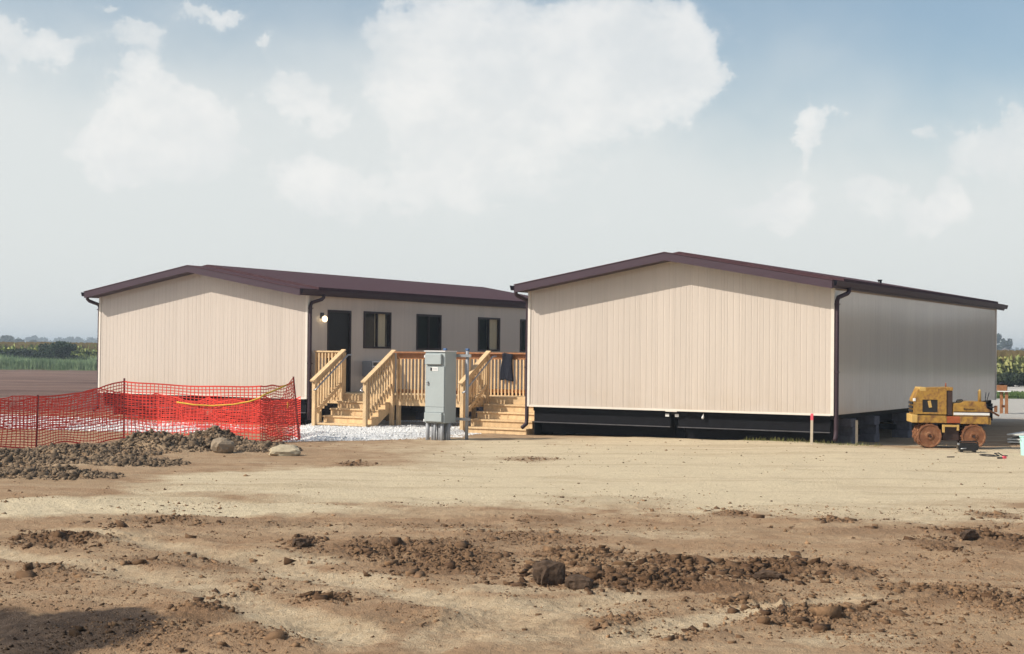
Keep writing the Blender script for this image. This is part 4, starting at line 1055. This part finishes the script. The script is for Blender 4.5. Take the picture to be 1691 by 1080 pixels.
# ================================================================== TRENCH ROLLER
def roller():
    zpx = .01172/6.355
    c = gp(1508, 738.5, .13); x0, y0 = c[0], c[1]; z0 = g1(c[0]+.7, c[1])
    T = thing('trench_roller', 'small yellow trench roller with four rusty drums', 'roller', (x0, y0, z0), math.radians(-7))
    def X(a): return (a-285)*zpx*1.0
    def Z(b): return (885-b)*zpx
    Wd = .78
    # drums, each with pads round its tread, hub and rim
    def drum(cx_, cz, y0_, y1_, R):
        nseg = 24; vs = []; fs = []
        rows = [(y0_, R*.0), (y0_, R*.16), (y0_-.012, R*.17), (y0_-.012, R*.30), (y0_+.004, R*.34), (y0_+.006, R*.86), (y0_-.006, R*.90), (y0_-.006, R), (y1_, R), (y1_, 0)]
        for (y, rr) in rows:
            for k in range(nseg):
                a = 2*PI*k/nseg; vs.append((cx_+rr*math.cos(a), y, cz+rr*math.sin(a)))
        for i in range(len(rows)-1):
            for k in range(nseg):
                k2 = (k+1) % nseg; fs.append((i*nseg+k, i*nseg+k2, (i+1)*nseg+k2, (i+1)*nseg+k))
        d = ob('drum', mesh('drum', vs, fs, M_RUST, False), T)
        bvs, bfs = [], []
        for k in range(14):
            a = 2*PI*k/14
            for row in range(2):
                aa = a+row*PI/14; ya = y0_+.03+row*(y1_-y0_-.03)*.5; yb = ya+(y1_-y0_)*.38
                b = len(bvs)
                for (yy) in (ya, yb):
                    for (da, rr) in ((-.11, R-.005), (-.075, R+.016), (.075, R+.016), (.11, R-.005)):
                        bvs.append((cx_+rr*math.cos(aa+da), yy, cz+rr*math.sin(aa+da)))
                bfs += [(b, b+1, b+5, b+4), (b+1, b+2, b+6, b+5), (b+2, b+3, b+7, b+6), (b, b+3, b+2, b+1), (b+4, b+5, b+6, b+7)]
        ob('tread_pads', mesh('tread_pads', bvs, bfs, M_RUST), d)
        ob('hub', mesh('hub', *tube_geo([(cx_, y0_-.004, cz), (cx_, y0_-.03, cz)], R*.10, 8), M_DARKRUST), d)
    R = .232
    for cx_ in (458, 922):
        drum(X(cx_), R+.016, .0, .33, R); drum(X(cx_), R+.016, .45, Wd, R)
    for cx_ in (458, 922):
        ax = tube('axle', T, [(X(cx_), .05, R+.016), (X(cx_), Wd-.05, R+.016)], .06, M_DARKRUST, 10)
    # two-part frame, the pivot between
    fr = box('rear_frame', T, X(335), X(640), .03, Wd-.03, Z(612), Z(532), M_YEL, .008)
    box('bumper', T, X(268), X(334), .02, Wd-.02, Z(612), Z(524), M_YEL2, .01)
    ff = box('front_frame', T, X(780), X(1080), .03, Wd-.03, Z(618), Z(538), M_YEL, .008)
    box('frame_end', T, X(1081), X(1106), .05, Wd-.05, Z(622), Z(545), M_YEL, .006)
    box('pivot', T, X(640), X(780), .035, Wd-.035, Z(610), Z(538), M_PRIMER, .006)
    for cx_ in (458, 922):
        box('drum_bracket', T, X(cx_)-.10, X(cx_)+.10, .34, .44, Z(760), Z(618), M_DARKRUST)
    # u-shaped step between the drums
    for a, b_, c_, d_ in ((592, 618, 712, 628), (745, 768, 690, 628), (619, 744, 652, 630)):
        box('step_bracket', T, X(a), X(b_), .0, .05, Z(c_), Z(d_), M_YEL2, .003)
    box('belly_plate', T, X(600), X(775), .08, Wd-.08, Z(800), Z(625), M_DARKRUST, .01)
    # engine housing with a grille opening
    y0_, y1_ = .05, Wd-.05
    outer = [(X(292), Z(520)), (X(640), Z(520)), (X(640), Z(226)), (X(360), Z(236)), (X(346), Z(250)), (X(296), Z(360))]
    hs = prism('engine_housing', T, outer, y0_+.03, y1_, M_YEL, .008)
    # side skin as four plates round the opening
    o0, o1, p0, p1 = X(384), X(546), Z(497), Z(360)
    prism('side_plate', hs, [(X(294), Z(518)), (o0, Z(518)), (o0, Z(250)), (X(348), Z(252)), (X(298), Z(362))], y0_, y0_+.028, M_YEL)
    box('side_plate', hs, o1, X(638), y0_, y0_+.028, Z(518), Z(240), M_YEL)
    box('side_plate', hs, o0+.001, o1-.001, y0_, y0_+.028, p1, Z(240), M_YEL)
    box('side_plate', hs, o0+.001, o1-.001, y0_, y0_+.028, Z(518), p0, M_YEL)
    box('grille_back', hs, o0-.01, o1+.01, y0_+.020, y0_+.0295, p0-.01, p1+.01, M_BLACK)
    g = bar('torn_shield', hs, (X(455), y0_+.012, Z(372)), (X(470), y0_+.012, Z(446)), .06, .008, M_YEL2, (0, 1, 0))
    box('roof_plate', hs, X(352), X(420), y0_-.004, y1_+.004, Z(270), Z(228), M_YEL2, .006)
    box('side_lamp', hs, X(286), X(312), y0_-.01, y0_+.05, Z(380), Z(348), M_WHITE, .004)
    for k in range(3): box('radiator_slat', hs, X(280), X(292)+.0, y0_+.08, y1_-.06, Z(500)+k*.08, Z(500)+k*.08+.05, M_BLACK)
    tube('beacon_stub', T, [(X(655), .35, Z(226)), (X(655), .35, Z(180))], [.014, .010], M_PRIMER, 8)
    # exhaust tower between housing and hood
    box('tower', T, X(642), X(702), .06, Wd-.06, Z(530), Z(262), M_DARKRUST, .008)
    box('tower_cap', T, X(640), X(706), .05, Wd-.05, Z(261), Z(224), M_YEL, .008)
    # front hood with stripe and lettering
    hood = [(X(708), Z(534)), (X(1092), Z(534)), (X(1092), Z(470)), (X(1060), Z(440)), (X(1052), Z(378)), (X(830), Z(374)), (X(790), Z(392)), (X(716), Z(396)), (X(708), Z(410))]
    hd_ = prism('hood', T, hood, .05, Wd-.05, M_YEL, .006)
    box('stripe', hd_, X(712), X(1090), .044, .0475, Z(522), Z(496), M_WHITE)
    box('stripe', hd_, X(712), X(1090), .043, .0475, Z(495), Z(484), M_DARKRUST)
    box('stripe', hd_, X(712), X(1090), .043, .0475, Z(540), Z(531), M_DARKRUST)
    text_part('lettering', hd_, 'Rammax', .062, M_DARKRUST, (X(875), .046, Z(458)), (PI/2, 0, 0))
    tube('exhaust_pipe', T, [(X(1003), .25, Z(380)), (X(1003), .25, Z(262)), (X(995), .25, Z(255))], .032, M_YEL2, 12)
    tube('hand_grip', T, [(X(760), .3, Z(394)), (X(770), .3, Z(365)), (X(825), .3, Z(360)), (X(830), .3, Z(376))], .012, M_DARKRUST, 6)
    for a, b_ in ((1068, 1076), (1085, 1110)):
        tube('control_lever', T, [(X(1062), .3, Z(420)), (X(a), .3, Z(370)), (X(b_), .3, Z(278))], .008, M_BLACK, 6)
    tube('hydraulic_hose', T, [(X(1056), .2, Z(400)), (X(1075), .15, Z(430)), (X(1130), .14, Z(438)), (X(1165), .14, Z(425))], .012, M_BLACK, 6)
    bar('tow_bar', T, (X(1093), .3, Z(462)), (X(1215), .3, Z(530)), .07, .035, M_RUST)
    box('tow_eye', T, X(1168), X(1192), .24, .36, Z(490), Z(420), M_RUST, .004)
    return T
roller()

# ================================================================== SMALL THINGS ABOUT THE SITE
def at(px, py):
    z = .12
    for _ in range(5):
        c = gp(px, py, z); z = g1(c[0], c[1])
    return np.array([c[0], c[1], z])
def stake(label, px, py, h, m, top=None, tilt=0.0):
    c = at(px, py); T = thing('survey_stake', label, 'stake', c, -.3); T.rotation_euler = (0, tilt, -.3)
    prism('lath', T, [(-.026, -.05), (.026, -.05), (.026, h), (-.026, h)], -.008, .008, m)
    if top: prism('painted_tip', T, [(-.0275, h-.13), (.0275, h-.13), (.0275, h+.002), (-.0275, h+.002)], -.0095, .0095, top)
stake('pale survey lath with pink painted tip before the near building', 1340, 734, .62, M_LATH, M_PINK, .01)
stake('plain grey survey lath right of the near building corner', 1414.5, 734, .50, M_LATH, None)

c = at(1598, 747)
G = thing('compressor', 'black portable compressor lying before the roller drum', 'compressor', c, math.radians(-6))
prism('tank', G, [(-.19, .07), (-.17, .03), (.15, .03), (.19, .07), (.20, .14), (.16, .19), (-.15, .19), (-.20, .14)], -.10, .12, M_BLACK, .015)
tube('carry_bar', G, [(-.18, -.08, .18), (-.16, -.08, .215), (.15, -.08, .215), (.18, -.08, .18)], .011, M_BLACK, 8)
tube('fitting', G, [(-.15, -.10, .07), (-.14, -.125, .075), (-.05, -.13, .085)], .010, M_GALV, 8)
box('gauge', G, -.21, -.17, -.11, -.05, .14, .18, M_GALV, .006)
for s in (-.13, .12): box('foot', G, s-.03, s+.03, -.08, .10, -.01, .031, M_BLACK)
c = at(1640, 753)
CP = [(.0+.13*math.cos(a)-.10, .22*math.sin(a), .012) for a in np.linspace(0, 5.6, 22)]+[(.08, -.10, .012), (.02, -.02, .05), (.10, .0, .055), (.16, -.06, .012), (.24, -.10, .012)]
o = ob('cable', mesh('cable', *tube_geo(CP, .011, 6), M_BLACK, True), None, c); tag(o, 'loop of black cable on the sand right of the compressor', 'cable')
c = at(1657, 757.5)
PL = thing('cable_plug', 'small red and black plug at the loose cable end', 'plug', c, .2)
prism('plug_body', PL, [(-.02, 0), (.05, 0), (.06, .03), (.04, .05), (0, .05)], -.02, .03, M_PINK, .004); box('grip', PL, -.12, -.021, -.015, .015, .0, .03, M_BLACK, .004)
c = at(1570, 755.5)
o = bar('stick', None, (c[0]-.075, c[1]-.03, c[2]+.012), (c[0]+.075, c[1]+.03, c[2]+.010), .022, .018, M_DARKRUST, bev=.004); tag(o, 'short dark stick on the sand before the roller', 'stick')
c = at(1697, 752)
BK = thing('bucket', 'pale teal plastic bucket cut by the right edge', 'bucket', c)
n = 24; vs = []; fs = []
rows = [(0, 0), (.12, 0), (.145, .34), (.155, .345), (.155, .365), (.14, .365), (.115, .02), (0, .02)]
for rr, z in rows:
    for k in range(n): vs.append((rr*math.cos(2*PI*k/n), rr*math.sin(2*PI*k/n), z))
for i in range(len(rows)-1):
    for k in range(n): fs.append((i*n+k, i*n+(k+1) % n, (i+1)*n+(k+1) % n, (i+1)*n+k))
ob('pail', mesh('pail', vs, fs, M_TEAL, False), BK)
tube('bail', BK, [(.155*math.cos(a), -.02-.06*math.sin(a), .33-.12*math.sin(a)) for a in np.linspace(0, PI, 12)], .005, M_GALV, 5)

# stack of sheet boards right of the roller
c = at(1664, 733); rz = math.radians(30)
SB = [('topmost pale board of the stack beside the roller', .16), ('middle board of the stack beside the roller', .085), ('bottom board of the stack beside the roller', .03)]
for i, (lab, z) in enumerate(SB):
    pr = []
    L_ = 2.6
    n = 8; vs = []; fs = []
    for k in range(n+1):
        s = k/n; y = s*L_; bow = .02*math.sin(s*PI)+(.05*(1-s)**3 if i == 0 else 0)
        for (x, dz) in ((-.02+.01*i, 0), (.50-.015*i, 0), (.50-.015*i, .03), (-.02+.01*i, .03)): vs.append((x-.02*i*s, y, bow*.6+dz))
    for k in range(n):
        for q in range(4): fs.append((k*4+q, k*4+(q+1) % 4, k*4+4+(q+1) % 4, k*4+4+q))
    fs += [(0, 3, 2, 1), (n*4, n*4+1, n*4+2, n*4+3)]
    o = ob('sheet_board', mesh('sheet_board', vs, fs, M_PANEL), None, (c[0], c[1], c[2]+z), (0, 0, -rz)); tag(o, lab, 'board', 'boards stacked beside the roller')
for s in (.25, 2.0):
    o = bar('bearer', None, (c[0]-.04+s*math.sin(rz), c[1]+.02+s*math.cos(rz), c[2]+.005), (c[0]+.42+s*math.sin(rz), c[1]-.26+s*math.cos(rz), c[2]+.005), .06, .045, M_LATH)
    tag(o, 'short timber bearer under the %s end of the board stack' % ('near' if s < 1 else 'far'), 'timber')
# work stand at the end of the near building
c = at(1651, 683)
WS = thing('work_stand', 'brown timber work stand at the far end of near building', 'stand', c, -.35)
k = c[1]/FOC
for (a, b_) in ((2, 5), (10, 15)): box('leg', WS, (a-2)*k, (b_-2)*k, 0, .08, -.03, 36*k, M_WOODR)
box('leg', WS, .02, .09, .42, .50, -.03, 36*k, M_WOODR); box('leg', WS, 8*k, 12*k, .42, .50, -.03, 36*k, M_WOODR)
box('table_top', WS, -4*k, 17*k, -.08, .58, 36*k+.002, 36*k+.035, M_WHITE)
box('brace', WS, 0, 13*k, .082, .11, 10*k, 14*k, M_WOODR)
CB = ob('crate', boxme(17*k, .45, 9*k, M_WOODR, .008), None, (c[0]+6*k*math.cos(.35), c[1]+.2-6*k*math.sin(.35), c[2]+36*k+.036+4.5*k), (0, 0, -.35)); tag(CB, 'brown crate on the white topped work stand', 'crate')
bv, bf = ICO2
TP = ob('folded_tarp', mesh('folded_tarp', bv*np.array([.10, .12, .05])*(1+.2*rng.random((len(bv), 1))), [tuple(f) for f in bf], M_CLOTH, True), None, (c[0]+6*k, c[1]+.18, c[2]+45*k+.036+.045)); tag(TP, 'dark bundle lying on the brown crate', 'bundle')

# low weeds along the near building
def leaf_cloud(n, fn, size, cols, seed, aspect=.5):
    r = np.random.default_rng(seed)
    P = fn(r, n); n = len(P)
    a = r.normal(size=(n, 3)); a /= np.linalg.norm(a, axis=1, keepdims=True)
    b = np.cross(a, r.normal(size=(n, 3))); b /= np.linalg.norm(b, axis=1, keepdims=True)
    s = (size*(.6+.8*r.random(n)))[:, None]
    V = np.stack([P-a*s, P-b*s*aspect, P+a*s, P+b*s*aspect], 1).reshape(-1, 3)
    F = np.arange(4*n).reshape(-1, 4)
    c0, c1 = np.array(cols[0]), np.array(cols[1]); t = c0+(c1-c0)*r.random((n, 1))
    return V, F, np.repeat(t, 4, 0)
def blades(x, y, z, h, w, cols, seed, lean=.25):
    r = np.random.default_rng(seed); n = len(x); a = r.random(n)*2*PI
    l = lean*h*r.normal(size=n); b = r.random(n)*2*PI
    dx, dy = np.cos(a)*w/2, np.sin(a)*w/2
    V = np.stack([np.stack([x-dx, y-dy, z], 1), np.stack([x+dx, y+dy, z], 1), np.stack([x+l*np.cos(b), y+l*np.sin(b), z+h], 1)], 1).reshape(-1, 3)
    F = np.arange(3*n).reshape(-1, 3); c0, c1 = np.array(cols[0]), np.array(cols[1]); t = c0+(c1-c0)*r.random((n, 1))
    return V, F, np.repeat(t, 3, 0)
n = 380; t = rng.random(n); u = 5.4+2.8*t+rng.normal(0, .12, n); v = -.25+rng.normal(0, .16, n)
x = B0[0]+u*U2[0]+v*V2[0]; y = B0[1]+u*U2[1]+v*V2[1]
o = ob('weeds', np_mesh('weeds', *[q for q in blades(x, y, gh(x, y)-.01, .03+.09*rng.random(n), .012, ((.10, .13, .03), (.30, .27, .10)), 5, .5)][:2], M_LEAF, blades(x, y, gh(x, y)-.01, .03+.09*rng.random(n), .012, ((.10, .13, .03), (.30, .27, .10)), 5, .5)[2]))
o['kind'] = 'stuff'; tag(o, 'thin weeds at the foot of the near building corner', 'weeds')

# ================================================================== FIELDS, SHRUBS, FAR TREES
def tall_grass(name, label, xr, yr, n, h, cols, seed):
    r = np.random.default_rng(seed); y = yr[0]+(yr[1]-yr[0])*r.random(n)**1.3; x = (xr[0]+(xr[1]-xr[0])*r.random(n))*y
    hh = h*(.5+.8*r.random(n))*(1+.5*fbm(x*.3, y*.1, 3, seed))
    V, F, T = blades(x, y, gh(x, y)-.02, hh, .10+.06*r.random(n), cols, seed)
    o = ob(name, np_mesh(name, V, F, M_LEAF, T)); o['kind'] = 'stuff'; tag(o, label, 'grass')
tall_grass('tall_grass', 'strip of tall green grass along the far soil edge', (-.40, -.24), (131, 152), 26000, .85, ((.16, .24, .12), (.30, .38, .20)), 21)
tall_grass('tall_grass', 'green verge beyond the stone lot at right edge', (.305, .42), (71, 79), 7000, .16, ((.06, .11, .03), (.12, .17, .05)), 22)
def corn(name, label, xr, yr, n, seed, cols):
    r = np.random.default_rng(seed)
    t = r.random(n); y = 1/(1/yr[0]+(1/yr[1]-1/yr[0])*t**1.4); x = (xr[0]+(xr[1]-xr[0])*r.random(n))*y
    Vs, Fs, Ts, off = [], [], [], 0
    H = 1.85*(.85+.3*r.random(n))+.18*fbm(x*.08, y*.03, 3, seed)
    z = gh(x, y)
    c0, c1 = np.array(cols[0]), np.array(cols[1])
    for k in range(7):
        a = r.random(n)*2*PI; z0 = H*(.25+.11*k); L_ = .55*(1-.05*k)*(.8+.4*r.random(n)); w = .05+.02*r.random(n)
        dx, dy = np.cos(a), np.sin(a)
        p0 = np.stack([x-dy*w, y+dx*w, z+z0], 1); p1 = np.stack([x+dy*w, y-dx*w, z+z0], 1)
        p2 = np.stack([x+dx*L_*.6, y+dy*L_*.6, z+z0+.28*(.6+r.random(n))], 1); p3 = np.stack([x+dx*L_, y+dy*L_, z+z0+.02], 1)
        V = np.stack([p0, p1, p3, p2], 1).reshape(-1, 3); F = np.arange(4*n).reshape(-1, 4)+off; off += 4*n
        tt = c0+(c1-c0)*np.clip(r.random((n, 1))*.8+.2*fbm(x*.05, y*.02, 2, seed+3)[:, None], 0, 1)
        Vs.append(V); Fs.append(F); Ts.append(np.repeat(tt, 4, 0))
    # tassels
    w = .035; p = np.stack([np.stack([x-w, y, z+H-.1], 1), np.stack([x+w, y, z+H-.1], 1), np.stack([x+.12, y, z+H+.30], 1), np.stack([x-.10, y, z+H+.33], 1)], 1).reshape(-1, 3)
    Vs.append(p); Fs.append(np.arange(4*n).reshape(-1, 4)+off); off += 4*n; Ts.append(np.tile(np.array([[.26, .19, .085]]), (4*n, 1)))
    # stalks
    p = np.stack([np.stack([x-.02, y, z], 1), np.stack([x+.02, y, z], 1), np.stack([x+.015, y, z+H], 1), np.stack([x-.015, y, z+H], 1)], 1).reshape(-1, 3)
    Vs.append(p); Fs.append(np.arange(4*n).reshape(-1, 4)+off); off += 4*n; Ts.append(np.tile(np.array([[.07, .10, .03]]), (4*n, 1)))
    o = ob(name, np_mesh(name, np.concatenate(Vs), np.concatenate(Fs), M_LEAF, np.concatenate(Ts))); o['kind'] = 'stuff'; tag(o, label, 'corn field')
    return o
corn('corn_field', 'tall corn field with brown tassels beyond the left shrubs', (-.42, -.24), (156, 420), 14000, 31, ((.16, .23, .06), (.46, .46, .15)))
corn('corn_field', 'yellowing corn field beyond the near building at right', (.30, .46), (112, 420), 12000, 32, ((.19, .23, .075), (.36, .35, .125)))
# the standing crop farther off, as one rough canopy
def crop_canopy():
    a = np.radians(np.concatenate([np.linspace(-30, 30, 160), np.linspace(30.5, 75, 60)])); r_ = np.geomspace(330, 1150, 46)
    A_, R_ = np.meshgrid(a, r_); x = (R_*np.sin(A_)).ravel(); y = (R_*np.cos(A_)).ravel()
    z = 1.72+.35*rng.random(len(x)); z.reshape(A_.shape)[0, :] = -.1
    nv, nu = A_.shape; i = np.arange(nv-1)[:, None]*nu+np.arange(nu-1)[None]; F = np.stack([i, i+1, i+nu+1, i+nu], -1).reshape(-1, 4)
    T = np.array([[.26, .21, .12]])+rng.normal(0, .02, (len(x), 1))
    o = ob('crop_canopy', np_mesh('crop_canopy', np.stack([x, y, z], 1), F, M_FARLEAF, np.clip(T, .02, 1))); o['kind'] = 'stuff'; tag(o, 'distant brownish crop stretching to the tree line', 'crop')
crop_canopy()

def shrub(label, px, dep, w, h, n, seed, cols, name='shrub', cat='shrub'):
    c = dp(px, 600, dep); x, y = c[0], c[1]; z = g1(x, y)
    T = thing(name, label, cat, (x, y, z))
    r = random.Random(seed)
    lob = [(r.uniform(-.5, .5)*w, r.uniform(-.3, .3)*w, h*r.uniform(.25, .72), w*r.uniform(.16, .30), h*r.uniform(.16, .30)) for _ in range(13)]
    def fn(g, n):
        k = g.integers(0, len(lob), n); L_ = np.array(lob)[k]; d = g.normal(size=(n, 3)); d /= np.linalg.norm(d, axis=1, keepdims=True); d *= (g.random((n, 1))**.4)
        p = np.stack([L_[:, 0]+d[:, 0]*L_[:, 3], L_[:, 1]+d[:, 1]*L_[:, 3], L_[:, 2]+d[:, 2]*L_[:, 4]], 1); return p[p[:, 2] > .02]
    V, F, Tt = leaf_cloud(n, fn, .13, cols, seed, .55)
    ob('crown', np_mesh('crown', V, F, M_LEAF, Tt), T)
    for k in range(5):
        l = lob[k]; tube('stem', T, [(l[0]*.3, l[1]*.3, -.1), (l[0]*.6, l[1]*.6, l[2]*.5), (l[0], l[1], l[2])], [.05, .035, .015], M_DARKRUST, 6)
DG = ((.012, .024, .014), (.035, .055, .026))
shrub('dark low hedge shrub at the left edge of the corn', 8, 150, 5.2, 2.15, 5000, 41, DG)
shrub('dark wide shrub second from the left edge', 45, 152, 4.6, 2.05, 4600, 42, DG)
shrub('tall rounded green bush standing above the corn', 90, 149, 3.6, 2.9, 4200, 43, ((.016, .034, .020), (.045, .075, .035)))
shrub('low dark shrub right of the tall rounded bush', 117, 150, 3.2, 1.35, 2200, 44, DG)
shrub('clipped dark hedge before the corn at right edge', 1680, 100, 2.2, 1.05, 5200, 45, ((.018, .030, .016), (.045, .062, .028)), 'hedge', 'hedge')
shrub('second dark hedge just beyond the right edge', 1722, 101, 2.2, 1.1, 4200, 46, ((.018, .030, .016), (.045, .062, .028)), 'hedge', 'hedge')

def tree(label, px, dep, h, w, n, seed, cols, leaf=.5):
    c = dp(px, 580, dep); x, y = c[0], c[1]
    T = thing('tree', label, 'tree', (x, y, -.1)); r = random.Random(seed)
    lob = [(r.uniform(-.36, .36)*w, r.uniform(-.36, .36)*w, h*r.uniform(.32, .86), w*r.uniform(.14, .26), h*r.uniform(.09, .16)) for _ in range(14)]
    def fn(g, n):
        k = g.integers(0, len(lob), n); L_ = np.array(lob)[k]; d = g.normal(size=(n, 3)); d /= np.linalg.norm(d, axis=1, keepdims=True); d *= (g.random((n, 1))**.4)
        return np.stack([L_[:, 0]+d[:, 0]*L_[:, 3], L_[:, 1]+d[:, 1]*L_[:, 3], L_[:, 2]+d[:, 2]*L_[:, 4]], 1)
    V, F, Tt = leaf_cloud(n, fn, leaf, cols, seed, .6)
    ob('crown', np_mesh('crown', V, F, M_FARLEAF, Tt), T)
    tube('trunk', T, [(0, 0, 0), (.1, 0, h*.3), (0, .1, h*.6)], [h*.035, h*.025, h*.01], M_DARKRUST, 8)
    for k in range(4):
        l = lob[k]; tube('limb', T, [(0, 0, h*.3), (l[0]*.6, l[1]*.6, l[2]*.85), (l[0], l[1], l[2])], [h*.015, h*.01, h*.005], M_DARKRUST, 6)
FG = ((.020, .032, .020), (.050, .066, .036))
tree('lone dark tree at the far left of the horizon', 4, 620, 7.2, 8.5, 1500, 51, FG)
tree('small dark tree second along the left horizon', 27, 640, 5.4, 6.5, 1300, 52, FG)
tree('small dark round tree right of the tall bush', 110, 640, 5.2, 7.5, 1300, 53, FG)
tree('low dark tree between the bush and second tree', 55, 640, 5.0, 7.0, 1300, 57, FG)
tree('tall round tree rising behind the distant house', 1658, 560, 11.5, 5.2, 2200, 54, FG, .45)
tree('bluish tree at the right edge beside the house', 1694, 600, 6.0, 6.5, 1500, 55, FG)
# distant house
c = dp(1664, 586, 520); k = 520/FOC
HS = thing('distant_house', 'grey distant house with a pale gable at the right', 'house', (c[0], c[1], -.1), -.25)
w = 15*k; prism('wall', HS, [(-w, 0), (w, 0), (w, 3.2), (-w*.2, 4.9), (-w, 3.4)], 0, 8, M_HOUSEW)
prism('roof', HS, [(-w-.3, 3.35), (-w*.2, 5.1), (w+.4, 3.15), (w+.4, 3.0), (-w*.2, 4.92), (-w-.3, 3.2)], -.4, 8.4, M_HOUSER)
for a in (-.25, .35): box('window', HS, w*a, w*a+1.0, -.05, -.01, 2.9-.4, 3.5-.4, M_BLACK)
box('porch', HS, w*.95, w*1.7, 1.5, 7, 0, 2.4, M_HOUSER)
# far woods along the skyline
def woods():
    r = np.random.default_rng(61); Vs, Fs, Ts, off = [], [], [], 0
    for i in range(900):
        az = math.radians(r.uniform(-26, 78) if i < 620 else r.uniform(-25, -13) if i < 780 else r.uniform(13, 24)); d = r.uniform(1150, 1500) if az < .6 else r.uniform(260, 420); h = r.uniform(5.5, 10.5)*(1 if az < .6 else 1.15); w = h*r.uniform(.7, 1.2)
        cx_, cy_ = d*math.sin(az), d*math.cos(az); n = 60
        th = r.random(n)*2*PI; rr = np.sqrt(r.random(n)); zz = r.random(n)**.8
        P = np.stack([cx_+w/2*rr*np.cos(th)*np.sqrt(1-.6*zz**3), cy_+w/2*rr*np.sin(th), h*(.05+.95*zz*(1-.25*rr**2))], 1)
        a = r.normal(size=(n, 3)); a /= np.linalg.norm(a, axis=1, keepdims=True); b = np.cross(a, r.normal(size=(n, 3))); b /= np.linalg.norm(b, axis=1, keepdims=True)
        s = h*.15*(.6+.8*r.random(n))[:, None]
        V = np.stack([P-a*s, P-b*s*.7, P+a*s, P+b*s*.7], 1).reshape(-1, 3); V[:, 2] = np.maximum(V[:, 2], -.1)
        t = np.array([.020, .034, .022])+np.array([.035, .04, .02])*r.random((n, 1))
        Vs.append(V); Fs.append(np.arange(4*n).reshape(-1, 4)+off); off += 4*n; Ts.append(np.repeat(t, 4, 0))
    o = ob('far_woods', np_mesh('far_woods', np.concatenate(Vs), np.concatenate(Fs), M_FARLEAF, np.concatenate(Ts))); o['kind'] = 'stuff'; tag(o, 'blue hazy line of woods along the horizon', 'woods')
woods()
# pale lane beyond the lot on the right
xs = np.linspace(14, 60, 24); vs = []
for x in xs: vs += [(x, 81+.02*x, .03), (x, 90+.02*x, .03)]
o = ob('lane', mesh('lane', vs, [(2*i, 2*i+2, 2*i+3, 2*i+1) for i in range(len(xs)-1)], mat('pale_stone_lane', (.50, .47, .43), .9, .1, var=.12, scale=1.5))); o['kind'] = 'structure'

# ================================================================== HAZE
def haze():
    R_, top, bot = 4400, 14.5, -2.0
    me = boxme(2*R_, 2*R_, top-bot, M_ROCK).copy(); me.materials.clear()
    m = bpy.data.materials.new('summer_haze'); m.use_nodes = True; nt = m.node_tree
    nt.nodes.remove(nt.nodes['Principled BSDF']); v = nt.nodes.new('ShaderNodeVolumePrincipled')
    v.inputs['Color'].default_value = (.76, .88, 1.0, 1); v.inputs['Density'].default_value = .00075; v.inputs['Anisotropy'].default_value = .2
    nt.links.new(v.outputs[0], nt.nodes['Material Output'].inputs['Volume'])
    me.materials.append(m); o = ob('haze', me, None, (0, 0, (top+bot)/2)); o['kind'] = 'stuff'; tag(o, 'pale summer haze over the fields', 'haze')
haze()
